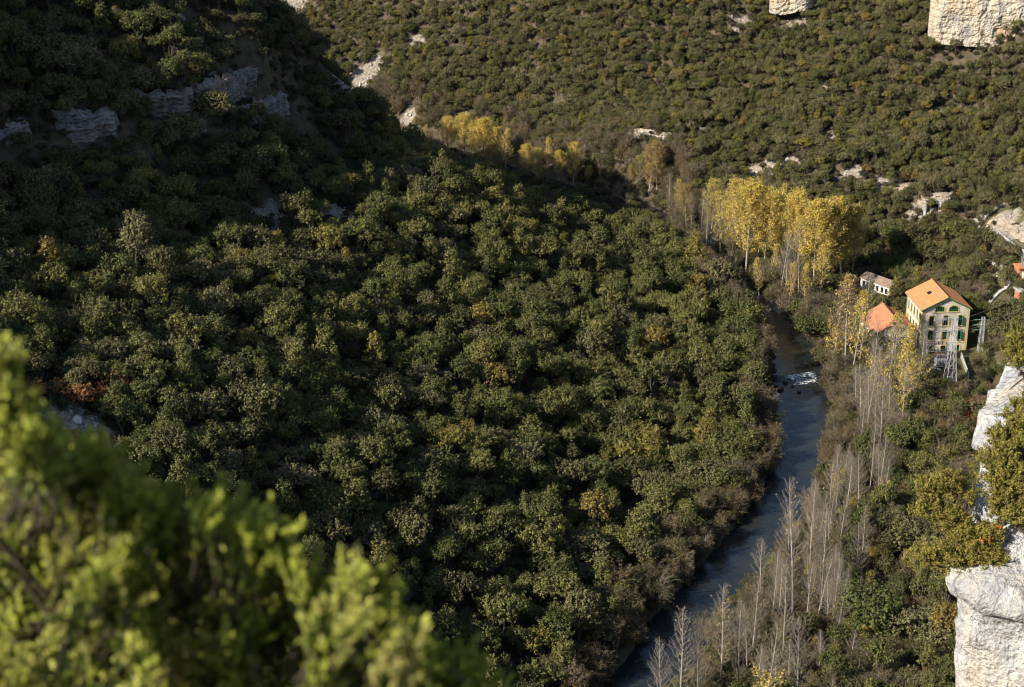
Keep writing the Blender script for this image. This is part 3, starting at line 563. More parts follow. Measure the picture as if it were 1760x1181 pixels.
POPS = [  # kind, u, foot v, top v, tint, width factor, label
 ('gold',1282,472,318,.2,1.15,'golden poplar with the fullest yellow crown at the left end of the grove'),('thick',1258,440,310,.3,.9,'yellow poplar top rising behind the left end of the golden grove'),
 ('gold',1312,470,335,.35,1.0,'yellow poplar second from the left in the grove above the river bend'),('thin',1332,455,318,.4,1.0,'half-bare yellow poplar with dark stem standing tallest behind the grove'),
 ('bare',1350,500,395,.4,1.1,'grey leafless poplar in the gap in the middle of the golden grove'),('bare',1372,508,385,.4,1.0,'grey leafless poplar right of the gap in the golden grove'),
 ('gold',1372,470,332,.25,.9,'orange-gold poplar behind the gap in the grove'),('gold',1398,505,352,.15,1.1,'bright golden poplar right of the bare grey poplars'),('thick',1420,490,345,.1,1.0,'deep golden poplar in the right half of the grove'),
 ('gold',1446,492,352,.86,1.25,'greenish poplar with thick crown at the right end of the golden grove'),('gold',1466,480,355,.5,.9,'yellow poplar on the far right edge of the golden grove'),('thin',1355,528,450,.3,1.0,'small yellow poplar in front of the bare ones by the river'),
 ('thin',1382,530,455,.15,1.1,'small sparse golden poplar near the dark green riverside tree'),('thin',1305,520,440,.5,1.0,'thin yellowing poplar beside the ruined bridge pier'),('thin',1330,500,420,.45,1.0,'thin yellowing poplar under the left crowns of the grove'),
 ('gold',800,300,200,.25,1.25,'golden poplar leftmost of the big yellow crowns beyond the shaded spur'),('gold',832,308,205,.2,1.2,'golden poplar with pale fork second beyond the shaded spur'),('thin',735,268,215,.55,1.1,'sparse yellow-tipped poplar alone far left beyond the shaded spur'),
 ('thin',868,318,222,.2,1.1,'half-bare golden poplar between the two yellow clumps beyond the spur'),('gold',905,322,250,.2,1.25,'golden poplar starting the second clump beyond the spur'),('thin',942,338,238,.3,1.15,'brown-stemmed poplar losing its gold in the second clump'),
 ('thick',985,348,248,.35,1.0,'pale golden poplar at the back of the second clump'),('gold',1008,358,285,.22,1.15,'low golden poplar at the right of the second clump'),('bare',1052,366,292,.4,1.0,'bare grey poplar between the yellow clumps and the tall brown one'),
 ('thick',1114,362,246,1.0,1.2,'tall orange-brown poplar standing apart under the road cutting'),('thick',1080,368,285,.95,1.1,'brownish poplar left of the tall orange-brown one'),('bare',1150,375,300,.4,1.0,'grey bare poplar right of the tall orange-brown one'),
 ('bare',1205,395,322,.5,1.25,'grey bare poplar left of the golden grove'),('bare',1188,402,330,.5,1.1,'grey bare poplar at the end of the shaded spur'),('thin',965,345,262,.25,1.0,'golden poplar with bare top inside the second clump'),
 ('thin',1452,640,475,1.0,1.25,'pale-stemmed poplar with orange leaves low down, left of the old annex'),('bare',1475,635,470,.4,1.1,'tall grey poplar with pale stem just left of the tiled annex'),('low',1432,632,505,.15,1.2,'poplar with orange-yellow skirts on the river bank'),
 ('thin',1462,655,500,.2,1.0,'yellow-speckled poplar in front of the pale-stemmed pair'),('low',1500,700,545,.3,1.0,'thin poplar with yellow base before the annex wall'),('thin',1535,690,545,.5,1.0,'yellow-green poplar covering the annex roof'),
 ('thin',1556,710,562,.3,.9,'golden-speckled poplar hiding the corner of the power house'),('low',1573,715,560,.2,.9,'white-stemmed poplar right in front of the power house corner'),('low',1520,725,560,.45,1.0,'slim grey-stemmed poplar downstream of the annex'),
 ('bare',1488,745,600,.4,1.0,'bare slim poplar on the bank below the annex'),('thin',1548,745,590,.25,.9,'slim yellowing poplar below the annex'),('bare',1512,790,650,.4,1.0,'bare slim poplar halfway down the right bank'),
 ('low',1440,860,765,.2,1.2,'small yellow-skirted poplar at the edge of the blue water'),('bare',1494,850,725,.4,1.0,'bare poplar among olive bushes on the right bank'),('bare',1462,870,775,.4,1.1,'bare poplar standing over the blue water'),('low',1518,880,790,.35,1.1,'bare poplar with a few yellow tips among bushes'),
 ('bare',1362,1065,828,.4,1.0,'tallest bare white poplar against the blue river'),('bare',1390,1010,822,.4,1.0,'bare white poplar just right of the tallest one'),('bare',1410,1055,872,.4,1.0,'bare white poplar with fine twigs in the middle of the bare stand'),
 ('bare',1325,1080,925,.4,.95,'bare white poplar on the edge of the water beside the olive bushes'),('low',1448,1075,970,.1,1.0,'small poplar with vivid yellow leaves on its right side'),('bare',1428,1130,1055,.4,1.0,'short bare poplar right of the vivid yellow leaves'),
 ('bare',1238,1180,1000,.4,1.15,'wide bare white poplar at the bottom in front of the water'),('bare',1268,1205,1030,.4,1.0,'bare white poplar second from the wide one'),('bare',1168,1250,1048,.4,1.15,'bare white poplar lowest left at the bottom edge'),
 ('bare',1196,1240,1070,.4,1.0,'bare white poplar close beside the lowest one'),('low',1308,1270,1068,.15,1.15,'white poplar with golden leaves near its foot at the bottom edge'),('bare',1370,1240,1062,.4,1.15,'spreading bare poplar at the bottom edge right of the golden-footed one'),
 ('bare',1290,1140,990,.4,.9,'slim bare poplar behind the wide bare one'),('bare',1140,1290,1100,.4,1.0,'bare poplar tip at the very bottom of the river'),('bare',1345,1150,960,.4,.9,'slim bare poplar left of the bushes on the right bank'),
 ('bare',1405,940,845,.4,1.0,'slender grey poplar behind the tallest bare pair'),('bare',1440,960,850,.4,1.0,'slender grey poplar right behind the bare stand')]
for q in [('gold',770,290,205,.3,1.2,'golden poplar at the left edge of the big yellow clump beyond the spur'),('thick',818,300,212,.5,1.2,'paler golden poplar between the two leftmost ones beyond the spur'),('thick',850,312,218,.3,1.1,'golden poplar closing the first clump beyond the spur'),
          ('thick',925,330,255,.3,1.1,'golden poplar low in the second clump beyond the spur'),('gold',960,348,262,.2,1.1,'golden poplar behind the brown-stemmed one'),('gold',1030,362,290,.35,.9,'last golden poplar of the second clump'),('thick',1128,372,262,.95,1.0,'tan poplar directly right of the tall orange-brown one'),('thick',1045,362,288,.75,1.0,'tan half-bare poplar at the end of the second clump'),('thick',1062,372,296,1.0,1.1,'low tan poplar left of the wide bare one'),('thick',1180,398,318,.95,1.0,'tan poplar above the tip of the shaded spur'),('thick',1222,405,312,.6,1.1,'yellow-tan poplar touching the left of the golden grove'),('thin',1238,440,330,.5,1.0,'thin yellow poplar on the left flank of the golden grove'),('bare',1215,420,345,.5,1.2,'low grey bare poplar under the left flank of the grove'),('thick',1098,372,268,.9,1.1,'orange-grey poplar beside the tall orange-brown one'),('bare',1070,370,300,.5,1.1,'wide bare grey poplar beyond the spur'),
          ('thin',1170,380,310,.6,1.1,'thin yellow-grey poplar right of the tall orange-brown one'),('gold',1300,462,330,.25,1.0,'golden poplar filling the left crowns of the grove'),('thick',1340,465,338,.3,.9,'golden poplar in the middle back of the grove'),('gold',1432,478,345,.2,1.0,'golden poplar behind the deep golden one'),('thin',1408,520,420,.1,1.2,'golden-skirted poplar in front of the right crowns'),('bare',1340,510,400,.4,1.0,'grey bare poplar at the left of the gap in the grove'),('bare',1362,505,405,.4,1.2,'grey bare poplar in front of the gap in the grove')]: POPS.append(q)
g = np.random.default_rng(77)
for a, b, (u0, u1), (v0, v1), n in (('slim bare tree in the thicket below the power house','bare',(1440,1560),(700,800),7),('slim bare tree in the thicket beside the blue water','bare',(1425,1530),(830,960),9),('slim bare tree in the thicket among the white poplars','bare',(1300,1480),(1000,1120),9),('slim bare tree in the thicket left of the largest oak','bare',(1390,1480),(930,1090),9),('slim bare tree at the water edge under the tallest poplar','bare',(1330,1420),(960,1090),8),('slim bare tree in front of the old annex','bare',(1470,1570),(690,760),9),('slim bare tree at the bottom edge right of the river','bare',(1230,1480),(1150,1230),8)):
    us = sorted((g.uniform(u0, u1) for _ in range(n)))
    for j_ in range(n):
        vb = g.uniform(v0, v1); nw = {7: 'seven', 8: 'eight', 9: 'nine'}[n]; o_ = 'leftmost of '+nw if j_ == 0 else 'rightmost of '+nw if j_ == n-1 else ('second', 'third', 'fourth', 'fifth', 'sixth', 'seventh', 'eighth')[j_-1]+' from left'
        POPS.append((b, us[j_], vb, vb-g.uniform(60, 115), .4, g.uniform(1.0, 1.5), a+', '+o_))
POPXY = []
for i, (kd, u, vb, vt, tint, wf, lab) in enumerate(POPS):
    p = ground_hit(u, vb)
    if u < 1130 and vb < 380:
        p = at_y(u, vb, np.interp(u, [735, 800, 900, 1000, 1120], [606, 599, 586, 569, 553])+2*(i % 3)); p[2] = height(p[:1], p[1:2])[0]
    top = at_y(u, vt, p[1]); Hh = top[2]-p[2]; ms = POPM[kd]; trm, brm, lvm, h0 = ms[i % len(ms)]
    if river_dist(p[:1], p[1:2])[0][0] < river_dist(p[:1], p[1:2])[1][0]: p[0] += 0
    r = thing('poplar_tree', lab, 'tree', (p[0], p[1], p[2]), i*2.1, 'poplars along the river'); r.rotation_euler.x, r.rotation_euler.y = RNG.normal(size=2)*.06; s_ = Hh/h0; r.scale = (s_*wf, s_*wf, s_)
    put('trunk', trm, r); put('branches', brm, r)
    if lvm is not None and not (kd == 'bare' and i % 2): put('leaves', lvm, r, (tint, 0, 0, 1))
    POPXY.append((p[0], p[1]))
POPXY = np.array(POPXY)

# ------------------------------------------------------------------ the woods
KEEP = [(110, 424, 11), (96, 426, 9), (103.0, 459.5, 9), (110, 407, 7), (121, 404, 4), (107, 392, 4), (120.5, 416.5, 3), (143, 452, 6), (113, 398, 3)]
def candidates(sp_, seed, xr, yr):
    g = np.random.default_rng(seed); xs = np.arange(xr[0], xr[1], sp_); ys = np.arange(yr[0], yr[1], sp_*.87); gx, gy = np.meshgrid(xs, ys)
    gx[::2] += sp_*.5; gx += g.uniform(-.42, .42, gx.shape)*sp_; gy += g.uniform(-.42, .42, gx.shape)*sp_
    x, y = gx.ravel(), gy.ravel(); z = height(x, y); u, v, f = project(np.stack([x, y, z+3], -1))
    k_ = (u > -260) & (u < 2000) & (v > -330) & (v < 1420) & (y > 130); return x[k_], y[k_], z[k_], u[k_], v[k_], f[k_], g
def sides(x, y):
    rd, hw, sd = river_dist(x, y); return rd-hw, sd
def free(x, y, pop=2.0):
    ok = np.ones(len(x), bool)
    for a, b, r in KEEP: ok &= np.hypot(x-a, y-b) > r
    for a, b in CLIFFXY: ok &= np.hypot(x-a, y-b) > min(2.0, 1.0*pop+.2)
    for a, b in POPXY: ok &= np.hypot(x-a, y-b) > pop
    return ok
REC = []     # species, x, y, z, variant, turn, scale, tint
def emit(sp, x, y, z, g, smin, smax, t0, t1, vz=(.85, 1.2)):
    n = len(x); s = smin+(smax-smin)*g.beta(1.6, 1.9, n)*1.25
    for i in range(n): REC.append((sp, x[i], y[i], z[i], int(g.integers(len(VAR[sp]))), g.uniform(0, 6.28), s[i], s[i]*g.uniform(*vz), float(np.clip(g.normal((t0+t1)/2, (t1-t0)/2.4), 0, 1))))
# left slope: scattered big crowns, then the smaller ones between them
BIGXY = []
for sp_, s0, s1 in ((8.2, .9, 1.38), (4.2, .45, .95)):
  x, y, z, u, v, f, g = candidates(sp_, 1 if sp_ > 5 else 8, (-190, 80), (190, 640)); dr, sd = sides(x, y); bare = bareness(x, y)
  ok = (sd < 0) & (dr > 5) & (bare < .45) & ((np.maximum(bareness(x*(1+5/y), y+5), bareness(x*(1+9/y), y+9)) < .55) | (g.uniform(size=len(x)) < .22)) & free(x, y) & (g.uniform(size=len(x)) > (.12 if sp_ > 5 else .03))
  steep = np.hypot(height(x+1.5, y)-height(x-1.5, y), height(x, y+1.5)-height(x, y-1.5))/3; ok &= steep < 1.6; ok &= ~((y > 545-.55*(x+10)) & (z < 14) & (x > -45)) | (g.uniform(size=len(x)) < .04)
  mixn = fbm(x, y, 45, 40)+.5*fbm(x, y, 12, 41)+.25*g.normal(size=len(x)); oakp = mixn+.55*smooth(75, 15, z)-.22
  if sp_ > 5: BIGXY = np.stack([x[ok], y[ok]], -1)
  else: ok &= np.array([np.hypot(BIGXY[:, 0]-a, BIGXY[:, 1]-b).min() > 3.0 for a, b in zip(x, y)])
  isoak = ok & (oakp > .06); ishol = ok & ~isoak
  emit('downy_oak', x[isoak], y[isoak], z[isoak], g, s0, s1, .12, .78, (.85, 1.15)); emit('holm_oak', x[ishol], y[ishol], z[ishol], g, s0*1.05, s1*1.05, .1, .85, (.85, 1.25))
x, y, z, u, v, f, g = candidates(4.2, 2, (-60, 80), (190, 640)); dr, sd = sides(x, y); ok = (sd < 0) & (dr > .6) & (dr < 9) & free(x, y, 1) & (g.uniform(size=len(x)) > .1)
ok &= (y < 518) | (g.uniform(size=len(x)) < .10)
emit('alder_tree', x[ok], y[ok], z[ok], g, .6, 1.0, .1, .9)
# right bank and the foot of the far slope
x, y, z, u, v, f, g = candidates(4.3, 3, (20, 200), (200, 560)); dr, sd = sides(x, y); slope = z > 5
dx = x-np.interp(y, [230, 300, 360, 400, 470, 560], [72, 92, 112, 124, 128, 90])
ok = (sd > 0) & (dr > .8) & (dx < 0) & (y < 480) & free(x, y, 1.6) & (bareness(x, y) < .5); yard = np.hypot((x-112)/13, (y-398)/19) < 1; ok &= ~(yard & (g.uniform(size=len(x)) < .6))
mixn = g.uniform(size=len(x))+.25*fbm(x, y, 25, 44); al = ok & (mixn+.4*smooth(22, 4, dr) > .68); hl = ok & ~al & (mixn < .30); dk = ok & ~al & ~hl
emit('alder_tree', x[al], y[al], z[al], g, .45, .85, .1, 1.0); emit('holm_oak', x[hl], y[hl], z[hl], g, .5, 1.0, .1, .8); emit('downy_oak', x[dk], y[dk], z[dk], g, .45, .95, .05, .9)
# the slope above the power house and the far slope
x, y, z, u, v, f, g = candidates(3.0, 4, (-260, 290), (215, 820)); dr, sd = sides(x, y); dx = x-np.interp(y, [230, 300, 360, 400, 470, 560, 900], [72, 92, 112, 124, 128, 90, -400])
bare = bareness(x, y); gr = grassiness(x, y)
ok = (sd > 0) & (dr > 6) & ((dx >= 0) | (y >= 480)) & free(x, y, 2) & (bare < .45) & (g.uniform(size=len(x)) > .05+.72*(gr > .4))
ok |= (sd > 0) & (dr > 1) & (dr <= 6) & (y > 470) & (y < 545) & free(x, y, 2.5)
steep = np.hypot(height(x+1.5, y)-height(x-1.5, y), height(x, y+1.5)-height(x, y-1.5))/3; ok &= steep < 2.6
thin = fbm(x, y, 34, 49)+.5*fbm(x, y, 12, 50); ok &= (thin < .75) | (g.uniform(size=len(x)) < .3)
mixn = g.uniform(size=len(x))+.22*fbm(x, y, 50, 47)+.2*fbm(x, y, 14, 48); low = smooth(24, 8, dr)
al = ok & (g.uniform(size=len(x)) < .55*low); dk = ok & ~al & (mixn > .58); hl = ok & ~al & ~dk
emit('alder_tree', x[al], y[al], z[al], g, .6, 1.0, .1, .9); emit('downy_oak', x[dk], y[dk], z[dk], g, .36, .72, .2, .92, (.85, 1.15)); emit('holm_oak', x[hl], y[hl], z[hl], g, .42, .86, .3, 1.0, (.9, 1.2))
# bushes between the trees, on the banks and round the scree
for sd_, sp_, xr, yr in ((5, 2.3, (-190, 80), (190, 620)), (6, 2.3, (20, 270), (200, 700))):
    x, y, z, u, v, f, g = candidates(sp_, sd_, xr, yr); dr, sd = sides(x, y); bare = bareness(x, y)
    ok = (dr > .3) & free(x, y, .6) & (g.uniform(size=len(x)) > (.35 if sd_ == 5 else .12)+.45*bare+.35*(grassiness(x, y) > .5)) & ((sd < 0) == (sd_ == 5)); emit('bush', x[ok], y[ok], z[ok], g, .55, 1.3, .05, .75)
OWN = [('downy_oak', 1395, 598, 1, 1.35, 1.25, .02, 'dark green spreading tree leaning over the water above the rapids'), ('downy_oak', 1368, 560, 3, 1.0, 1.0, .3, 'light olive tree overhanging the narrow water above the rapids'),
       ('downy_oak', 1505, 1120, 1, 1.75, 1.6, .05, 'largest full green oak at the lower right beside the white rock'), ('downy_oak', 1470, 1075, 4, 1.2, 1.2, .1, 'green forked oak left of the largest one at the lower right'), ('holm_oak', 1590, 1120, 2, 1.5, 1.35, .8, 'broad grey-green holm oak against the foot of the white rock'),
       ('downy_oak', 1480, 945, 2, 1.5, 1.25, .0, 'very dark green conical tree in the middle of the right bank'), ('holm_oak', 1560, 960, 2, 1.6, 1.3, .7, 'broad grey-green holm oak between the dark conical tree and the white rock'), ('downy_oak', 1545, 800, 0, 1.2, 1.1, .1, 'tall green oak on the bank below the rust-red thicket'),
       ('holm_oak', 1600, 700, 0, 1.15, 1.1, .9, 'pale grey holm oak below the tall pylon'), ('downy_oak', 1572, 720, 1, 1.0, 1.0, .05, 'deep green oak left of the pale grey holm oak below the pylon'), ('holm_oak', 1620, 470, 0, 1.5, 1.4, .3, 'round dark holm oak close behind the power house roof'),
       ('holm_oak', 1560, 425, 1, 1.3, 1.3, .35, 'dark holm oak above the derelict shed'), ('downy_oak', 1655, 495, 1, 1.0, .95, .55, 'olive oak right behind the power house gable'), ('downy_oak', 1640, 430, 1, 1.25, 1.2, .5, 'olive-green oak under the stone portal'), ('holm_oak', 1690, 440, 2, 1.2, 1.3, .5, 'broad holm oak casting its shadow on the grass by the canal wall'),
       ('downy_oak', 1530, 440, 4, 1.3, 1.2, .25, 'green forked oak between the golden grove and the derelict shed'), ('holm_oak', 1715, 600, 0, 1.4, 1.3, .6, 'round holm oak on the slope right of the short pylon'), ('holm_oak', 1735, 560, 2, 1.4, 1.2, .4, 'broad holm oak under the orange hut')]
for sp, u_, v_, vi, s_, sz, tint, lab in OWN:
    p = ground_hit(u_, v_); word, cm, tm = MESH[sp][vi]; r = thing(sp, lab, 'tree', tuple(p), u_*1.3, 'single trees on the right bank'); r.scale = (s_, s_, sz); put('trunk', tm, r); put('crown', cm, r, (tint, 0, 0, 1))
R_ = np.array([r[1:4]+(r[6], r[7]) for r in REC]); SPN = np.array([r[0] for r in REC])
u, v, f = project(R_[:, :3]+np.array([0, 0, 1])*(R_[:, 4:5]*4)); size = R_[:, 3]*FPX/f
bushline = np.interp(u, [0, 40, 160, 210, 350, 450, 500, 640, 700, 820, 860], [560, 700, 730, 750, 840, 850, 900, 970, 1050, 1130, 1300]); rockline = np.interp(v, [600, 640, 720, 790, 860, 940, 1000, 1181], [1760, 1715, 1675, 1600, 1565, 1565, 1615, 1632])
inside = (u > 8) & (u < 1752) & (v > 8) & (v < 1172) & (v < bushline) & ((u < rockline) | (v < 600))
"""seen: nothing on the ground between it and the lens"""
vis = inside.copy()
for t in np.linspace(.55, .985, 40):
    q = R_[:, :3]*t+np.array([0, 0, CAMH])*(1-t)+np.array([0, 0, 4.5])*t; vis &= q[:, 2] > height(q[:, 0], q[:, 1])
ZONES = [  # name for labels, test
 ('above the grey cliff band', lambda x, y, z, u, v: (x < 0) & (v < np.interp(u, [0, 220, 460, 520], [205, 185, 115, 40])) & (u < 520)),
 ('in deep shade under the grey cliffs', lambda x, y, z, u, v: (v < np.interp(u, [0, 450, 700, 1200], [330, 330, 300, 400])) & (u < np.interp(v, [0, 70, 140, 220, 280, 400], [490, 520, 560, 700, 830, 1180]))),
 ('on the far slope below the cream cliff', lambda x, y, z, u, v: (v < 260) & (u > 1400)), ('on the far slope above the road cutting', lambda x, y, z, u, v: (v < 240) & (u > 1020) & (u <= 1400)),
 ('on the far slope above the yellow poplars', lambda x, y, z, u, v: (v < 340) & (u <= 1020) & (u > 480) & (y > 560)), ('between the road cutting and the golden grove', lambda x, y, z, u, v: (v < 360) & (u > 1020) & (u <= 1500) & (y > 480)),
 ('around the portal and canal wall', lambda x, y, z, u, v: (v < 480) & (u > 1480)), ('beside the power house', lambda x, y, z, u, v: (v < 680) & (u > 1560)),
 ('on the bank upstream of the rapids', lambda x, y, z, u, v: (v < 650) & (u > 1280) & (x > 66)), ('on the bank below the power house', lambda x, y, z, u, v: (v < 900) & (u > 1400)), ('among the bare white poplars', lambda x, y, z, u, v: (u > 1230) & (v > 880)),
 ('on the bank opposite the power house', lambda x, y, z, u, v: (u > 1150) & (v < 700)), ('on the left bank by the blue water', lambda x, y, z, u, v: (u > 1120) & (v < 960)), ('at the bottom left of the river', lambda x, y, z, u, v: (u > 820) & (v > 930)),
 ('beside the grey scree patches', lambda x, y, z, u, v: (v < 470) & (u < 800)), ('along the upper edge of the lit wood', lambda x, y, z, u, v: (v < 500)), ('round the pale scree at far left', lambda x, y, z, u, v: (u < 260) & (v > 560)),
 ('in the half-shaded wood at the left edge', lambda x, y, z, u, v: (u < 420) & (v <= 700)), ('just above the blurred juniper', lambda x, y, z, u, v: (u < 640)), ('in the heart of the lit wood', lambda x, y, z, u, v: (v < 760)), ('low in the lit wood', lambda x, y, z, u, v: v > 0)]
SIZEW = ['small', 'medium', 'large', 'very large']
TINTW = {'holm_oak': ['blackish-green', 'dark green', 'grey-green', 'silvery grey-green'], 'downy_oak': ['deep green', 'green', 'yellow-green', 'yellowing'], 'alder_tree': ['olive-brown', 'brown', 'grey-brown', 'pale grey-brown']}
NOUN = {'holm_oak': 'holm oak', 'downy_oak': 'oak', 'alder_tree': 'riverside tree'}
indiv = np.zeros(len(REC), bool); SAME = {}
for sp in ('downy_oak', 'holm_oak', 'alder_tree'):
    c_ = np.where((SPN == sp) & vis)[0]; c_ = c_[np.argsort(-size[c_])][:282]; indiv[c_] = True
    q = np.quantile(size[c_], [.3, .65, .9]); qt = np.quantile([REC[i][8] for i in c_], [.25, .55, .85])
    for i in c_:
        _, px, py, pz, vi, rz, s_, sz, tint = REC[i]; word, cm, tm = MESH[sp][vi]
        zn = next(nm for nm, fn in ZONES if fn(px, py, pz, u[i], v[i]))
        lab = '%s %s %s %s %s' % (SIZEW[int(np.searchsorted(q, size[i]))], TINTW[sp][int(np.searchsorted(qt, tint))], word, NOUN[sp], zn)
        r = thing(sp, lab, 'tree', (px, py, pz), rz, NOUN[sp]+'s '+zn); r.scale = (s_, s_, sz); SAME.setdefault(lab, []).append((u[i], r)); put('trunk', tm, r); put('crown', cm, r, (tint, 0, 0, 1))
for lab, same in SAME.items():
    same.sort(key=lambda q: q[0]); n = len(same)
    if n > 1:
        for j, (_, r) in enumerate(same):
            w = {2: ('left of two', 'right of two'), 3: ('leftmost of three', 'middle of three', 'rightmost of three')}.get(n)
            r['label'] = lab+', '+(w[j] if w else ('leftmost', 'second', 'third', 'fourth', 'fifth', 'sixth', 'seventh', 'eighth', 'ninth')[min(j, 8)]+(' of '+('four', 'five', 'six', 'seven', 'eight', 'nine')[min(n, 9)-4] if j == 0 else ' from left'))
        for _, r in same:
            for w in ('riverside ', 'very large ', 'medium ', 'small ', 'large ', 'pale ', 'fanned ', 'leaning ', 'slender ', 'bushy '):
                if len(r['label'].replace('-', ' ').split()) > 16: r['label'] = r['label'].replace(w, '')
for sp, nm in (('downy_oak', 'oak_woods'), ('holm_oak', 'holm_oak_woods'), ('alder_tree', 'riverside_woods'), ('bush', 'undergrowth')):
    k_ = np.where((SPN == sp) & ~indiv)[0]; rr = [REC[i] for i in k_]; n = len(rr)
    scatter(nm, sp, [r[1:4] for r in rr], [r[4] for r in rr], [r[5] for r in rr], [(r[6], r[6], r[7]) for r in rr], [r[8] for r in rr], RNG.normal(size=(n, 2))*.06)
print('TREES', {sp: int((SPN == sp).sum()) for sp in VAR}, 'individual', int(indiv.sum()))
# ------------------------------------------------------------------ buildings
def stone(name, a, b, mortar, sc=1.0):
    k = NT(name); p = k.pos(True); v = k.n('ShaderNodeTexVoronoi'); v.inputs['Scale'].default_value = 2.4*sc; k.l(k.scaled(p, (1, 1, 1.7)), v.inputs['Vector'])
    e = k.n('ShaderNodeTexVoronoi', feature='DISTANCE_TO_EDGE'); e.inputs['Scale'].default_value = 2.4*sc; k.l(k.scaled(p, (1, 1, 1.7)), e.inputs['Vector'])
    c = k.mix(v.outputs['Color'], a, b); c = k.mix(k.ramp(e.outputs['Distance'], [(.02, .7), (.08, 0)]), c, mortar)
    c = k.mix(1.0, c, k.ramp(k.noise(k.scaled(p, (1, 1, .35)), .55, 6, .65), [(.3, .55), (.65, 1.1)]), 'MULTIPLY'); k.surf(c, .92, .15, k.bump(e.outputs['Distance'], .12)); return k.mat
M['stone'] = stone('rubble_stone', (.78, .70, .58), (.64, .57, .465), (.78, .71, .59))
M['plaster'] = plain('cream_plaster', (.80, .75, .64), .9, .42, .7)  # annex plaster; on the power house, stone with sunlight painted in
M['ochre'] = plain('ochre_dressed_stone', (.60, .44, .20), .85, .25, 2.0)
M['old_plaster'] = plain('weathered_white_plaster', (.66, .63, .58), .9, .5, .8)
M['green'] = plain('green_paint', (.02, .15, .045), .5, .2, 2.0)
M['glass'] = plain('dark_glass', (.012, .016, .014), .12, .2, 1.0, .5)
M['steel'] = plain('galvanised_steel', (.36, .37, .38), .5, .2, 2.0, .4, .35)
M['pylon_steel'] = plain('pylon_steel', (.45, .455, .46), .6, .2, 2.0, .3, .1)
M['brown_insulator'] = plain('brown_porcelain', (.10, .035, .022), .25, .2, 4.0, .5)
M['green_insulator'] = plain('green_glass_insulator', (.12, .30, .22), .2, .2, 4.0, .5)
M['concrete'] = plain('concrete', (.46, .44, .40), .9, .35, .8, bump=.05)
M['brick'] = stone('orange_brick', (.56, .24, .11), (.46, .19, .09), (.50, .38, .28), 2.2)
M['dark'] = plain('dark_void', (.012, .011, .010), .95, .2, 1.0, .1)  # near-black colour painted in place of the shade inside openings
def tile_mat(name, a, b, c_, wear):
    k = NT(name); p = k.pos(True); v = k.n('ShaderNodeTexVoronoi'); v.inputs['Scale'].default_value = 2.0; k.l(k.scaled(p, (1.4, 1.0, .6)), v.inputs['Vector'])
    c = k.mix(v.outputs['Color'], a, b); c = k.mix(k.ramp(k.noise(k.scaled(p, (1, .3, .5)), .8, 6, .7), [(.62-wear, 0), (.75, .8)]), c, c_); k.surf(c, .85, .2, k.bump(k.noise(p, 9, 3), .04)); return k.mat
M['tile'] = tile_mat('orange_roof_tiles', (.60, .27, .11), (.44, .18, .075), (.34, .19, .11), .12)
M['old_tile'] = tile_mat('worn_roof_tiles', (.52, .22, .11), (.40, .16, .08), (.30, .19, .12), .14)
M['grey_tile'] = tile_mat('faded_brown_tiles', (.30, .21, .15), (.22, .15, .11), (.38, .32, .26), .16)
def face(mb, where, W, L):
    """turn (along the wall, out of the wall, up) into the building's own axes"""
    for v in mb.v:
        a, d, z = v[:, 0].copy(), v[:, 1].copy(), v[:, 2].copy()
        if where == 'front': v[:, 0], v[:, 1] = a, -L/2-d
        elif where == 'left': v[:, 0], v[:, 1] = -W/2-d, -a
        elif where == 'right': v[:, 0], v[:, 1] = W/2+d, a
        else: v[:, 0], v[:, 1] = -a, L/2+d
    return mb
def wall_mb(span, z0, z1, holes, thick=.4):
    xs = sorted({-span/2, span/2, *[h[0] for h in holes], *[h[1] for h in holes]}); zs = sorted({z0, z1, *[h[2] for h in holes], *[h[3] for h in holes]}); mb = MB()
    for a, b in zip(xs[:-1], xs[1:]):
        for c, d in zip(zs[:-1], zs[1:]):
            if not any(h[0] <= (a+b)/2 <= h[1] and h[2] <= (c+d)/2 <= h[3] for h in holes): mb.box((a, -thick, c), (b, 0, d))
    return mb
def arch_pts(x0, x1, z0, zs, rise, n=9):
    t = np.linspace(0, math.pi, n); c = (x0+x1)/2; return [(x0, z0)]+[(c-math.cos(a)*(x1-x0)/2, zs+math.sin(a)*rise) for a in t]+[(x1, z0)]
def ring(mb, inner, outer, d0, d1, mat):
    n = len(inner); v = [(x, d, z) for d in (d0, d1) for x, z in inner+outer]; q = []
    for i in range(n-1):
        q += [(2*n+i, 2*n+i+1, 3*n+i+1, 3*n+i), (i, i+1, 2*n+i+1, 2*n+i), (n+i+1, n+i, 3*n+i, 3*n+i+1), (i+1, i, n+i, n+i+1)]
    mb.add(v, q, mat)
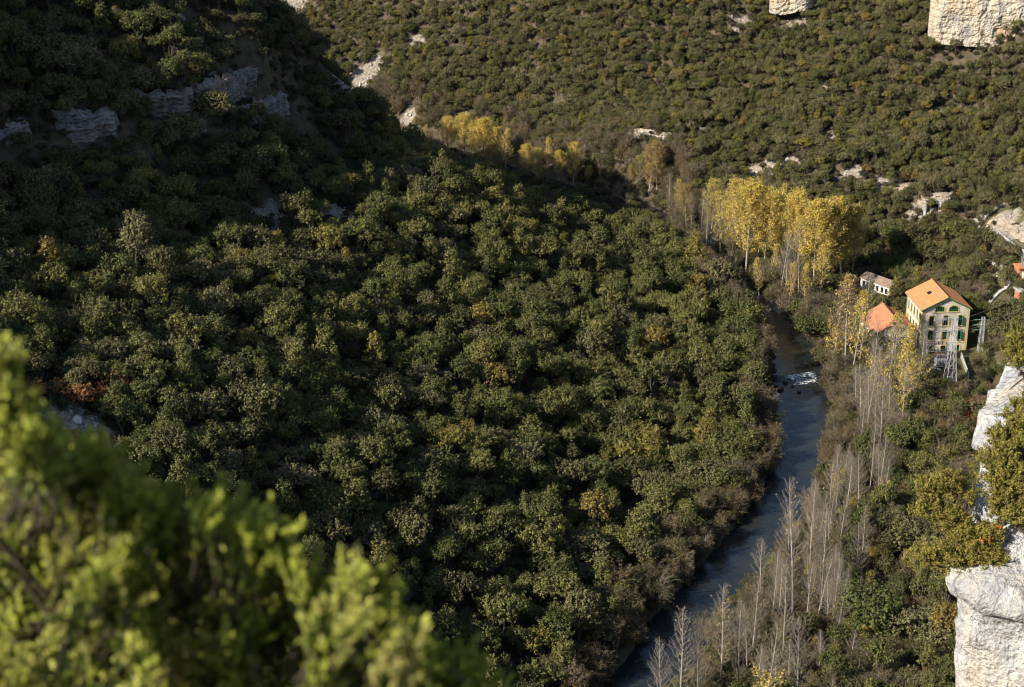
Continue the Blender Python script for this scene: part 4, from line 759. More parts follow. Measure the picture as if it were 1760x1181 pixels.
def window(par, where, W, L, x0, x1, z0, z1, rise=.25, open_=False, lunette=False, color='green', surround='ochre', proud=0.0):
    m = MB(); zs = z1-rise; inn = arch_pts(x0, x1, z0, zs, rise); out = arch_pts(x0-.28, x1+.28, z0, zs, rise+.3); ring(m, inn, out, .01+proud, .09+proud, 0)
    inn2 = arch_pts(x0+.13, x1-.13, z0+.1, zs, rise-.1 if rise > .15 else .02); d = -.12 if not lunette else .02
    ring(m, inn2, inn, d, d+.05, 1); m.box((x0, d, z0), (x1, d+.05, z0+.13), 1); w = x1-x0
    for f in ((.25, .5, .75) if lunette else (.5,)): m.box((x0+w*f-.06, d, z0), (x0+w*f+.06, d+.045, z1-(.25 if lunette and f != .5 else .05)), 1)
    if not lunette: m.box((x0, d, z0+(z1-z0)*.45), (x1, d+.04, z0+(z1-z0)*.45+.1), 1)
    else: m.box((x0, d, z0+.4), (x1, d+.04, z0+.5), 1)
    if open_: m.box((x0-.0, .02, z0+.05), (x0+.06, .55, z1-rise), 1); m.box((x1-.06, .02, z0+.05), (x1, .55, z1-rise), 1)
    wo_ = face(m, where, W, L).build('window', [M[surround], M[color]], par)
    g_ = MB(); P = arch_pts(x0, x1, z0, zs, rise); g_.prism([(x, z) for x, z in P], 1, d-.05, d-.01); face(g_, where, W, L).build('pane', M['glass'], wo_)
    if not lunette or True:
        s_ = MB(); s_.box((x0-.4, 0, z0-.28), (x1+.4, .16+proud, z0-.01)); face(s_, where, W, L).build('sill', M[surround], wo_)
    return wo_
def gable_roof(par, W, L, h, r, mat, over=.55, rows=None, name='roof', corr=.05, dz=0.0):
    """two slopes of curved tile rows with a real thickness"""
    for s in (-1, 1):
        n = int(L/.28)*2; ys = np.linspace(-L/2-over, L/2+over, n+1); z_of = lambda x: h+r*(1-abs(x)/(W/2)); xe = (W/2+over)
        xs = np.linspace(0, xe, 12); P = np.zeros((12, n+1, 3)); P[..., 0] = (xs*s)[:, None]; P[..., 1] = ys[None]; P[..., 2] = z_of(xs)[:, None]+.16+dz+corr*(np.arange(n+1) % 2)[None]+.03*((np.arange(12)*3) % 2)[:, None]
        B = P.copy(); B[..., 2] = z_of(xs)[:, None]+.02+dz
        m = MB(); m.grid(P if s > 0 else P[:, ::-1], 0, False); m.grid(B if s < 0 else B[:, ::-1], 0, False)
        for e in (0, -1): m.add(np.concatenate([P[:, e], B[:, e]]), [(i, i+1, 13+i, 12+i) for i in range(11)])
        m.add(np.concatenate([P[-1], B[-1]]), [(i, i+1, n+2+i, n+1+i) for i in range(n)])
        if s < 0: first = m.build(name, mat, par)
        else: m.build(name, mat, par)
    rd = MB(); t = np.linspace(0, math.pi, 7); ys = np.linspace(-L/2-over, L/2+over, 26); P = np.stack(np.broadcast_arrays((-.2*np.cos(t))[None], ys[:, None], (h+r+.2+dz+.16*np.sin(t))[None]+.03*(np.arange(26) % 2)[:, None]), -1); rd.grid(P); rd.build('ridge_tiles', mat, par)
    return first
W, L, EH, RH = 12.3, 13.0, 12.1, 3.1
ph = thing('power_house', 'tall stone power house with bright orange gable roof and green arched windows', 'building', (110.5, 424.2, 1.25), math.radians(5.0))
cols = (-3.6, .1, 3.75); wf = 1.32
front = [(c-wf/2, c+wf/2, 7.5, 10.2) for c in cols]+[(c-wf/2, c+wf/2, 3.6, 6.2) for c in cols]+[(c-wf/2, c+wf/2, -.2, 2.0) for c in cols]
left = [(c-.55, c+.55, a, b) for c in (-4.8, -2.4, 0, 2.4, 4.8) for a, b in ((8.1, 10.6), (4.3, 6.9), (.6, 2.9))]
face(wall_mb(W, -2, EH, front), 'front', W, L).build('wall', M['stone'], ph); face(wall_mb(L-.8, -2, EH, left), 'left', W, L).build('wall', M['plaster'], ph)  # left wall is the same stone, coloured paler for the sun it catches
face(wall_mb(L-.8, -2, EH, []), 'right', W, L).build('wall', M['stone'], ph); face(wall_mb(W, -2, EH, []), 'back', W, L).build('wall', M['stone'], ph)
for s in (-1, 1):
    m = MB(); m.prism([(-W/2, EH), (W/2, EH), (0, EH+RH)], 1, s*L/2-(.4 if s > 0 else 0), s*L/2+(.4 if s < 0 else 0)); m.build('gable', M['stone'], ph)
m = MB(); m.box((-W/2+.5, -L/2+.5, -1), (W/2-.5, L/2-.5, -.3)); m.box((-W/2+.6, -L/2+1.4, -.3), (W/2-.6, L/2-.6, 11)); m.build('dark_interior', M['dark'], ph)  # near-black block standing in for the shade inside the house
for i, h_ in enumerate(front): window(ph, 'front', W, L, *h_, open_=(i in (2, 5)))
for h_ in left: window(ph, 'left', W, L, *h_, rise=.2, surround='ochre')
for c in (-1.75, 1.9): window(ph, 'front', W, L, c-1.2, c+1.2, 11.35, 12.85, rise=.85, lunette=True)
m = MB()
for sx in (-1, 1):
    for i in range(28):
        w_ = .75 if i % 2 else .48; z_ = -1.9+i*.5; a, b = sorted((sx*W/2+sx*.06, sx*(W/2-w_))); m.box((a, -L/2-.06, z_), (b, -L/2+.9-w_*.6, z_+.47))
        a, b = sorted((sx*W/2+sx*.06, sx*(W/2-.5))); m.box((a, L/2-w_, z_), (b, L/2+.06, z_+.47))
tag(m.build('corner_stones', M['ochre'], ph), kind='stuff')
m = MB(); m.box((-W/2-.1, -L/2-.1, 2.65), (W/2+.1, -L/2+.0, 2.85)); m.build('string_course', M['ochre'], ph)
gable_roof(ph, W, L, EH, RH, M['tile'])
m = MB()
for s in (-1, 1):
    z1, z0 = EH+RH+.0, EH-RH*.55/(W/2); xo = s*(W/2+.55); m.add([(0, -L/2-.58, z1-.14), (xo, -L/2-.58, z0-.14), (xo, -L/2-.58, z0+.14), (0, -L/2-.58, z1+.14), (0, -L/2-.50, z1-.14), (xo, -L/2-.50, z0-.14), (xo, -L/2-.50, z0+.14), (0, -L/2-.50, z1+.14)], [(0, 1, 2, 3), (4, 7, 6, 5), (0, 4, 5, 1), (3, 2, 6, 7), (1, 5, 6, 2)])
m.build('barge_board', M['green'], ph)
m = MB(); P = [(-W/2-.62, -L/2-.5, EH-.32), (-W/2-.62, L/2+.5, EH-.32)]; m.tube(P, [.09, .09], 6); m.tube([(-W/2-.12, L/2-.4, EH-.4), (-W/2-.12, L/2-.4, -1)], [.06, .06], 6); m.build('gutter', M['steel'], ph)
m = MB(); x0, x1 = -2.2, -3.1; zz = lambda x: EH+RH*(1-abs(x)/(W/2)); v = [(x, y, zz(x)+dz) for dz in (.18, .32) for x, y in ((x0, -.6), (x0, .9), (x1, .9), (x1, -.6))]
m.add(v, [(4, 5, 6, 7), (0, 1, 5, 4), (1, 2, 6, 5), (2, 3, 7, 6), (3, 0, 4, 7)]); m.build('skylight', M['glass'], ph)
# the lower annex on the river side
W2, L2 = 11.2, 13.0; an = thing('annex', 'lower annex with worn orange tiles on the river side of the power house', 'building', (98.0, 423.4, 1.0), math.radians(5.0))
holes = [(c-.7, c+.7, 1.6, 4.2) for c in (-4, -1.3, 1.3, 4)]
face(wall_mb(W2, -2, 5.9, [(-1.4, 1.4, -.3, 3)]), 'front', W2, L2).build('wall', M['plaster'], an); face(wall_mb(L2-.8, -2, 5.9, holes), 'left', W2, L2).build('wall', M['plaster'], an)
face(wall_mb(W2, -2, 5.9, []), 'back', W2, L2).build('wall', M['plaster'], an)
for s in (-1, 1): m = MB(); m.prism([(-W2/2, 5.9), (W2/2, 5.9), (0, 9.1)], 1, s*L2/2-(.4 if s > 0 else 0), s*L2/2+(.4 if s < 0 else 0)); m.build('gable', M['stone'], an)
for h_ in holes: window(an, 'left', W2, L2, *h_, rise=.2)
m = MB(); m.box((-1.38, -L2/2+.1, -.3), (1.38, -L2/2+.2, 2.98)); m.build('door', M['green'], an)
gable_roof(an, W2, L2, 5.9, 3.2, M['old_tile'], .4)
# roofless-looking long shed behind
gz = float(height(np.array([104.2]), np.array([462.]))[0]); sh = thing('shed', 'long derelict whitewashed shed with faded brown roof behind the power house', 'building', (103.6, 461.5, gz), math.radians(36))
W3, L3 = 4.8, 11.0; holes = [(c-.45, c+.45, .9, 2.5) for c in (-4.2, -2.5, -.8, .9, 2.6, 4.2)]
face(wall_mb(L3-.6, -2.5, 3.2, holes, .3), 'left', W3, L3).build('wall', M['old_plaster'], sh)
for wh, sp_ in (('front', W3), ('back', W3), ('right', L3-.6)): face(wall_mb(sp_, -2.5, 3.2, [], .3), wh, W3, L3).build('wall', M['old_plaster'], sh)
for s in (-1, 1): m = MB(); m.prism([(-W3/2, 3.2), (W3/2, 3.2), (0, 4.1)], 1, s*L3/2-(.3 if s > 0 else 0), s*L3/2+(.3 if s < 0 else 0)); m.build('gable', M['old_plaster'], sh)
for h_ in holes: m = MB(); m.box((h_[0], -.28, h_[2]), (h_[1], -.22, h_[3])); face(m, 'left', W3, L3).build('window', M['dark'], sh)  # near-black sheets standing in for the shade behind the openings
gable_roof(sh, W3, L3, 3.2, .9, M['grey_tile'], .35)
# small brick works at the right edge
q = ground_hit(1752, 492); bb = thing('brick_tower', 'orange brick gate tower with flat tiled cap carrying grey machinery at the right edge', 'building', (q[0]+1.3, q[1]+2, q[2]-.5), math.radians(8)); bb.scale = (.85, .85, .85)
m = MB(); m.box((-2.2, -1.8, -2), (2.6, 2.2, 5.4)); m.build('wall', M['brick'], bb)
m = MB(); m.box((-2.7, -2.3, 5.4), (3.0, 2.6, 5.75)); m.build('cap', M['tile'], bb)
m = MB(); m.add([(-1.2, -4.4, -2), (.4, -4.4, -2), (.4, -1.8, -2), (-1.2, -1.8, -2), (-1.2, -2.4, 4.4), (.4, -2.4, 4.4), (.4, -1.8, 4.4), (-1.2, -1.8, 4.4)], [(0, 1, 5, 4), (1, 2, 6, 5), (3, 0, 4, 7), (4, 5, 6, 7)]); m.build('buttress', M['stone'], bb)
m = MB()
for x_ in (-.9, .9): m.tube([(x_, 0, 5.75), (x_, 0, 8.6)], [.12, .12], 6)
m.box((-1.2, -.15, 8.5), (1.2, .15, 8.75)); m.box((-.5, -.5, 5.75), (.5, .5, 6.9)); m.tube([(0, -.6, 6.6), (0, .6, 6.6)], [.55, .55], 10); m.tube([(.2, .1, 6.9), (.2, .1, 8.5)], [.05, .05], 5); m.build('sluice_gear', M['steel'], bb)
q = ground_hit(1756, 518); ht = thing('hut', 'small orange hut with flat grey roof and green door at the right edge', 'building', (q[0]+1.2, q[1]+1.0, q[2]-.3), math.radians(6))
m = MB(); m.box((-2.4, -1.6, -1.5), (2.6, 1.8, 2.7)); m.build('wall', M['brick'], ht); m = MB(); m.box((-2.8, -2.0, 2.7), (3, 2.1, 2.95)); m.build('roof', M['concrete'], ht)
m = MB(); m.box((-.7, -1.68, -.1), (.6, -1.61, 2.3)); m.build('door', M['green'], ht)
# canal wall with railing
ca = [ground_hit(u_, v_) for u_, v_ in ((1713, 408), (1722, 418), (1735, 428), (1750, 440), (1768, 452), (1795, 468))]; P = np.array(ca); P[:, 2] += 0
cw = thing('canal_wall', 'long grey concrete canal wall with a thin railing curving to the right edge', 'wall', tuple(P[2]))
Q = P-P[2]; m = MB(); G = np.stack([np.c_[Q[:, 0], Q[:, 1], Q[:, 2]-1.5], np.c_[Q[:, 0], Q[:, 1], Q[:, 2]+2.1], np.c_[Q[:, 0]+.2, Q[:, 1]+.35, Q[:, 2]+2.1], np.c_[Q[:, 0]+.2, Q[:, 1]+.35, Q[:, 2]-1.5]]); m.grid(G, 0, False); m.build('wall', M['concrete'], cw)
m = MB(); top = Q+[.1, .15, 3.2]; m.tube(top, [.04]*len(top), 5); m.tube(top-[0, 0, .5], [.03]*len(top), 5); m.build('rail', M['steel'], cw)
pl = polyline(Q, 2.2)
for p_ in pl: m = MB(); m.tube([p_+[.1, .15, 2.0], p_+[.1, .15, 3.2]], [.05, .05], 5); m.build('post', M['steel'], cw)
# broken concrete chute down the bank
ch = [ground_hit(u_, v_) for u_, v_ in ((1738, 490), (1726, 500), (1716, 507), (1706, 518), (1696, 530))]
for i, lab in enumerate(('upper end of the broken white concrete chute under the brick tower', 'second slab of the broken white concrete chute on the bank', 'tilted slab midway down the broken white concrete chute', 'lower slab of the broken white concrete chute near the power house')):
    a, b = ch[i], ch[i+1]; d = (b-a); n_ = np.array([d[1], -d[0], 0]); n_ /= np.linalg.norm(n_); w_ = .45; a2, b2 = a+d*.04+[0, 0, .3], b-d*.1+[0, 0, .3]
    v = [p_+n_*s*w_+[0, 0, z_] for z_ in (-.6, .35) for p_, s in ((a2, -1), (a2, 1), (b2, 1), (b2, -1))]
    m = MB(); m.add(v, [(3, 2, 1, 0), (4, 5, 6, 7), (0, 1, 5, 4), (1, 2, 6, 5), (2, 3, 7, 6), (3, 0, 4, 7)]); tag(m.build('chute_slab', M['concrete']), lab, 'slab', 'broken concrete chute')
# ruined pier in the river
q = at_z(1288, 527, -.2); br = thing('bridge_pier', 'ruined pale stone bridge pier carrying a stub of slab at the river bend', 'pier', (q[0], q[1]+.8, -.3), .1)
m = MB(); m.add([(-1.0, -.8, -1), (1.0, -.8, -1), (1.0, .8, -1), (-1.0, .8, -1), (-.75, -.65, 3.6), (.75, -.65, 3.6), (.75, .65, 3.6), (-.75, .65, 3.6)], [(0, 1, 5, 4), (1, 2, 6, 5), (2, 3, 7, 6), (3, 0, 4, 7), (4, 5, 6, 7)]); m.build('shaft', M['stone'], br)
m = MB(); m.box((-1.35, -1.15, -.4), (1.6, 1.1, .25)); m.build('footing', M['limestone'], br); m = MB(); m.box((-2.6, -.8, 3.6), (1.1, .8, 3.95)); m.build('slab', M['concrete'], br)
# stone portal in the hillside
q = ground_hit(1606, 372); po = thing('portal', 'square stone tunnel portal with dark openings set in the cream bank', 'portal', (q[0], q[1]+.6, q[2]-.3), math.radians(-8)); po.scale = (.85, .85, .8)
wm = wall_mb(7.4, -1.5, 4.6, [(-2.4, 1.2, 0, 3.6), (2.1, 2.9, .6, 3.4)], .8); face(wm, 'front', 0, 0).build('wall', M['stone'], po)
m = MB(); m.box((-3.9, -.25, 4.6), (3.9, 1.0, 4.95)); m.build('lintel', M['concrete'], po); m = MB(); m.box((-2.6, .82, -.5), (3.1, 1.6, 4.2)); m.build('dark_opening', M['dark'], po)  # near-black box standing in for the shade inside the portal
for x_ in (-3.3, 1.65): m = MB(); m.box((x_-.45, -.35, -1.5), (x_+.45, -.01, 4.5)); m.build('pillar', M['limestone'], po)
# pylons
def lattice(mb, H, w0, w1, waist, ww, n, r=.046):
    def w_at(z): return w0+(ww-w0)*z/waist if z < waist else ww+(w1-ww)*(z-waist)/(H-waist)
    zs = [0]; 
    while zs[-1] < H-.4: zs.append(min(H, zs[-1]+max(.9, w_at(zs[-1])*1.25)))
    c4 = ((-1, -1), (1, -1), (1, 1), (-1, 1))
    for i in range(len(zs)-1):
        a, b = w_at(zs[i])/2, w_at(zs[i+1])/2
        for k_ in range(4):
            (x0, y0), (x1, y1) = c4[k_], c4[(k_+1) % 4]
            mb.bar((x0*a, y0*a, zs[i]), (x0*b, y0*b, zs[i+1]), r*1.5); mb.bar((x0*a, y0*a, zs[i]), (x1*b, y1*b, zs[i+1]), r*.8)
            if i % 2 == 0: mb.bar((x1*a, y1*a, zs[i]), (x0*b, y0*b, zs[i+1]), r*.8)
            mb.bar((x0*b, y0*b, zs[i+1]), (x1*b, y1*b, zs[i+1]), r*.8)
def insul(par, mat, p, d, n=6, r=.13):
    m = MB(); p = np.array(p, float); d = np.array(d, float); pts, rad = [], []
    for i in range(n):
        for f, rr in ((0, .04), (.25, r), (.55, r*.8), (.8, .04)): pts.append(p+d*(i+f)/n); rad.append(rr)
    m.tube(pts, rad, 7); m.build('insulator', M[mat], par)
py = thing('pylon', 'tall galvanised lattice pylon standing in front of the power house', 'pylon', (106.7, 392.0, float(height(np.array([106.7]), np.array([392.]))[0])-.2), .15)
m = MB(); lattice(m, 20.2, 3.0, .75, 11.0, 1.25, 12); m.build('mast', M['pylon_steel'], py)
for z_, xl, xr in ((19.2, -5.6, 1.4), (16.2, -5.0, 2.6)):
    m = MB()
    for y_ in (-.35, .35):
        m.bar((xl, y_*.3, z_), (xr, y_*.3, z_), .06); m.bar((xl, y_*.3, z_), (0, y_, z_+.9), .05); m.bar((xr, y_*.3, z_), (0, y_, z_+.9), .05)
        for f in np.linspace(.15, .85, 5): m.bar((xl*f, y_*.3, z_), (xl*f, y_*(1-f*.7), z_+.9*(1-f)), .035)
    m.build('cross_arm', M['steel'], py)
    for x_ in (xl+.2, xl*.6, xl*.25, xr-.1): insul(py, 'brown_insulator', (x_, 0, z_), (.15, .1, -1.5))
p2 = (120.4, 416.6, float(height(np.array([120.4]), np.array([416.6]))[0])-.2); py2 = thing('pylon', 'short lattice pylon with green insulators in the shadow right of the power house', 'pylon', p2, .0)
m = MB(); lattice(m, 9.8, 1.2, .7, 4.0, 1.0, 8, .032); m.build('mast', M['pylon_steel'], py2)
for z_ in (9.0, 7.6, 6.2): m = MB(); m.bar((-1.5, 0, z_), (1.0, 0, z_), .07); m.build('cross_arm', M['steel'], py2); insul(py2, 'green_insulator', (-1.4, 0, z_), (-1.0, .1, -.1), 5, .18)
# substation yard
sy = thing('transformer', 'grey transformer with brown bushings inside the fenced yard before the power house', 'transformer', (108.3, 408.6, 1.2), .1)
m = MB(); m.box((-1.3, -.8, .3), (1.3, .8, 2.3)); m.tube([(-1.0, .0, 2.9), (1.0, .0, 2.9)], [.4, .4], 10); m.build('tank', M['steel'], sy)
m = MB(); m.box((-1.7, -1.1, -.6), (1.7, 1.1, .3)); m.build('plinth', M['concrete'], sy)
for i in range(7): m = MB(); m.box((-1.2+i*.38, -1.15, .6), (-1.08+i*.38, -.81, 2.1)); m.build('cooling_fin', M['steel'], sy)
for x_ in (-.9, -.3, .3, .9):
    for y_ in (-.4, .4): insul(sy, 'brown_insulator', (x_, y_, 2.3), (x_*.12, y_*.3, 1.5), 5, .16)
gt = thing('switch_gantry', 'grey steel switchgear frame with rows of brown insulators under the power house windows', 'switchgear', (108.0, 411.2, 1.2), .1)
m = MB()
for x_ in (-2.6, 2.6):
    for y_ in (-.5, .5): m.bar((x_, y_, -.5), (x_, y_, 5.2), .09)
    for z_ in np.arange(.3, 5, .9): m.bar((x_, -.5, z_), (x_, .5, z_+.9), .045)
for z_ in (3.2, 5.1):
    for y_ in (-.5, .5): m.bar((-2.8, y_, z_), (2.8, y_, z_), .08)
m.build('frame', M['steel'], gt)
for z_ in (3.2, 5.1):
    for x_ in (-2, -1, 0, 1, 2): insul(gt, 'brown_insulator', (x_, -.5, z_+.05), (0, 0, .9), 4, .15)
f0, f1 = np.array([114.6, 412.5]), np.array([113.2, 399.0])
fe = thing('yard_fence', 'pale grey panel fence closing the yard beside the dirt path', 'fence', (float(f0[0]), float(f0[1]), 1.3))
n = 8
for i in range(n):
    a = (f1-f0)*i/n; b = (f1-f0)*(i+.93)/n; m = MB(); m.add([(a[0], a[1], -.4), (b[0], b[1], -.4), (b[0], b[1], 2.0), (a[0], a[1], 2.0), (a[0]+.08, a[1], -.4), (b[0]+.08, b[1], -.4), (b[0]+.08, b[1], 2.0), (a[0]+.08, a[1], 2.0)], [(0, 1, 2, 3), (7, 6, 5, 4), (3, 2, 6, 7), (0, 3, 7, 4), (1, 5, 6, 2)]); m.build('panel', M['old_plaster'], fe)
    m = MB(); m.bar((a[0]-.1, a[1], -.5), (a[0]-.1, a[1], 2.2), .08); m.build('post', M['steel'], fe)
for i, (x_, y_, r_, lab) in enumerate(((106.2, 406.2, .7, 'pale boulder left of the transformer plinth'), (107.4, 405.6, .5, 'small pale boulder in front of the transformer'), (105.2, 407.4, .55, 'pale boulder under the gold leaves beside the yard'))):
    tag(boulder('boulder', (x_, y_, float(height(np.array([x_]), np.array([y_]))[0])+.15), r_, M['limestone'], 90+i), lab, 'rock', 'boulders in the yard')
def cable(a, b, sag, lab, r=.014):
    t = np.linspace(0, 1, 24)[:, None]; p = np.asarray(a)*(1-t)+np.asarray(b)*t; p[:, 2] -= sag*4*(t*(1-t))[:, 0]; m = MB(); m.tube(p, [r]*24, 4, 0, True, False); tag(m.build('cable', M['steel']), lab, 'cable', 'power cables')
for z_, zz, nm in ((9.0, 9.3, 'top'), (7.6, 7.4, 'middle'), (6.2, 5.6, 'low')): cable((p2[0]-2.4, p2[1]+.1, p2[2]+z_-.1), (117.0, 421.5, zz), .5, nm+' thin wire from the short pylon to the right wall of the power house')
for x_, nm in ((-5.4, 'outermost'), (-3.3, 'inner'), (-1.4, 'innermost')): cable((106.7+x_, 392+x_*.15, 17.5), (106.5+x_*.4, 411, 6.4), .8, nm+' wire hanging from the tall pylon to the switchgear frame')
for x_, z_, nm in ((1.4, 20.2, 'upper'), (2.5, 17.2, 'lower')): cable((106.7+x_, 392.2, z_), (128+x_*3, 318, 74+z_*.2), 3.5, nm+' long wire running from the tall pylon towards the white rock')
# ------------------------------------------------------------------ the white rock of the near cliff, right edge
edge = [(618,1790,40.5),(632,1738,40),(640,1722,39),(655,1714,38.5),(672,1712,38.4),(690,1705,38.2),(705,1688,38),(722,1679,37.8),(745,1674,37.7),(765,1670,37.6),(790,1666,37.5),(815,1668,37.4),(870,1668,37.2),(915,1662,37),(940,1648,36.8),(965,1634,36.4),(985,1623,36.2),
        (1010,1629,36),(1035,1636,36),(1060,1640,36),(1085,1643,36),(1110,1642,36),(1140,1637,36),(1181,1634,36),(1240,1632,36),(1400,1630,36),(1700,1628,37),(2300,1600,38)]
E = np.array([(*at_y(u_, v_, y_),) for v_, u_, y_ in edge]); zz = np.concatenate([np.arange(E[0, 2], 147, -.11), np.arange(147, E[-1, 2], -.6)])
ex = np.interp(-zz, -E[:, 2], E[:, 0]); ey = np.interp(-zz, -E[:, 2], E[:, 1])
# plan of the buttress: from deep behind its left edge round to far right in front
plan = np.array([(9, 16), (5, 9), (2.2, 4), (.7, 1.4), (.0, .2), (.15, -.3), (.8, -.75), (2.0, -1.15), (3.6, -1.5), (6, -1.9), (9, -2.1), (14, -2.3), (22, -2.0)]); pp = polyline(plan, .10)
for _ in range(14): pp[1:-1] = (pp[:-2]+pp[1:-1]+pp[2:])/3
tn = np.gradient(pp, axis=0); tn /= np.linalg.norm(tn, axis=1)[:, None]; on = np.stack([tn[:, 1], -tn[:, 0]], -1)
S_ = np.arange(len(pp))*.10; Zg, Sg = np.meshgrid(zz, S_, indexing='ij')
dis = .28*fbm(Sg, Zg*.5, 3.8, 60)+.05*fbm(Sg, Zg*.7, 1.2, 61)+.022*fbm(Sg, Zg, .45, 62)+.10*np.abs(fbm(Sg, Zg*.7, 2.2, 67))**.6
tb = (zz[0]-Zg); dis = dis+.16*((np.floor((Zg+.2*fbm(Sg, Zg, 4, 63))/.75) % 2)*2-1)*smooth(6.5, 2.0, tb)*1.0
# the recess with the bushes: the upper block stands back from the lower one
near = smooth(2.0, 7, Sg-18); up = smooth(.2, 1.2, Zg-at_y(1640, 975, 36.4)[2]); dis -= up*.35*smooth(16, 19, Sg)
PX_ = ex[:, None]+pp[None, :, 0]+on[None, :, 0]*dis; PY_ = ey[:, None]+pp[None, :, 1]+on[None, :, 1]*dis
m = MB(); G = np.stack([PX_, PY_, Zg+.05*fbm(Sg, Zg, .8, 64)], -1)
cap = []
for f in np.linspace(.12, 1, 14):
    c0 = np.array([ex[0]+11, ey[0]+6, zz[0]]); r_ = G[0]*(1-f)+c0*f; r_[:, 2] = zz[0]+.9*f+.18*fbm(r_[:, 0], r_[:, 1], 1.5, 65); cap.append(r_)
G = np.concatenate([np.array(cap[::-1]), G]); m.grid(G[:, ::-1], 0, True)
tag(m.build('rock_buttress', M['limestone']), 'sheer white limestone buttress with ochre stains filling the lower right corner', 'cliff')

# ------------------------------------------------------------------ junipers on the rock
JST = [(0, (.17, .165, .03)), (.5, (.25, .215, .045)), (1, (.31, .235, .06))]
FOL['jun'] = foliage('juniper_sprays', JST, False, trans=.25, var=.4, vscale=3.0, vcol=(.22, .14, .05))
M['grey_wood'] = plain('grey_juniper_wood', (.34, .30, .26), .85, .4, 8.0); M['dark_wood'] = plain('dark_juniper_wood', (.085, .06, .045), .9, .4, 8.0)
def juniper(label, root, blobs, tint, seed, nspray=150, size=.03, wood=1.0):
    """blobs: pixel u, v, radius in pixels, distance of each foliage mass"""
    g = np.random.default_rng(seed); root = np.array(root); r = thing('juniper', label, 'shrub', tuple(root)); fo_, wd = MB(), MB(); gw = MB()
    for (u_, v_, rp, d_) in blobs:
        d_ = np.interp(v_, [600, 660, 700, 900, 960], [39.6, 38.2, 37.5, 36.7, 36.3])-.0045*max(0, u_-1660)
        c = at_y(u_, v_, d_)-root; R_b = rp*d_*.84/FPX
        e, rr = limb(g, (g.uniform(-.15, .15), g.uniform(-.1, .1), -.2), c, .042*wood, .016, 7, .25); (gw if g.uniform() < .45 else wd).tube(e, rr, 6)
        nb = max(14, int(64*(R_b/.45)**1.7)); tips = c+rdir(g, nb)*R_b*(g.uniform(.25, 1.0, (nb, 1))**.5)*np.array([1, .8, .9])
        for t_ in tips:
            e2, r2 = limb(g, c+g.normal(size=3)*.1*R_b, t_, .018, .005, 4, .3); (gw if g.uniform() < .4 else wd).tube(e2, r2, 4)
            for _k in range(4):
                n = int(nspray*.22*g.uniform(.5, 1.4)); ax = unit(unit(t_-c)*.7+g.normal(size=3)*.5+[0, 0, .75]); L = g.uniform(.10, .26); T = g.uniform(0, 1, (n, 1)); st = t_+g.normal(size=3)*.06
                off = g.normal(size=(n, 3))*L*.17*(1.2-.8*T); q = st+ax*L*T+off; d = unit(ax+unit(off)*.7); leaves(fo_, q, np.cross(d, rdir(g, n))*.8+unit(off)*.7+np.array(SUN)*.25, size, .36, g, 0, d)
    wd.build('trunk', M['dark_wood'], r); (gw.build('bare_branches', M['grey_wood'], r) if gw.n else None); o = fo_.build('foliage', FOL['jun'], r); o.color = (tint, 0, 0, 1); return r
juniper('big olive juniper hanging over the upper right edge of the white rock', at_y(1770, 900, 36.3), [(1712,790,30,35.4),(1727,752,26,35.6),(1748,715,24,35.8),(1780,745,45,35.6),(1745,775,38,35.0),(1708,830,28,35.0),(1742,830,42,34.8),(1775,830,50,34.8),(1728,868,32,34.7),(1755,880,32,34.6),(1775,690,22,36.2),(1790,880,38,34.6)], .45, 1, 260, .030)
juniper('sprawling juniper with bare grey twigs growing out of the ledge of the white rock', at_y(1692, 968, 36.9), [(1598,842,26,35.6),(1628,832,26,35.6),(1655,845,24,35.4),(1590,875,22,35.6),(1618,880,24,35.4),(1645,890,22,35.2),(1596,955,24,35.2),(1622,950,26,35.0),(1645,925,24,35.0),(1670,915,26,34.9),(1655,960,30,34.8),(1685,945,32,34.8),(1700,915,26,34.8),(1675,985,26,34.7),(1705,965,26,34.8),(1640,975,20,34.9)], .5, 2, 200, .028, 1.1)
juniper('small bright juniper perched on top of the white rock at the right edge', at_y(1770, 640, 39.5), [(1745,600,18,39.5),(1757,580,20,39.7),(1765,610,26,39.4),(1785,590,40,39.6),(1748,620,14,39.3)], .2, 3, 320, .030)
FOL['berry'] = plain('orange_dead_leaves', (.62, .16, .03), .7, .2, 6.0)
for i, (u_, v_) in enumerate(((1720, 907), (1687, 930), (1702, 929))):
    c = at_y(u_, v_, 35.9); m = MB(); g = np.random.default_rng(80+i); q = c+g.normal(size=(9, 3))*.035; leaves(m, q, g.normal(size=(9, 3)), .026, .7, g); m.tube([c+[0, .5, -.2], c+[0, 0, 0]], [.012, .006], 4)
    tag(m.build('dead_sprig', FOL['berry']), ('uppermost of the orange dead sprigs in the juniper on the ledge', 'left orange dead sprig in the juniper on the ledge', 'orange dead sprig between the other two on the ledge')[i], 'twig', 'orange sprigs on the ledge')
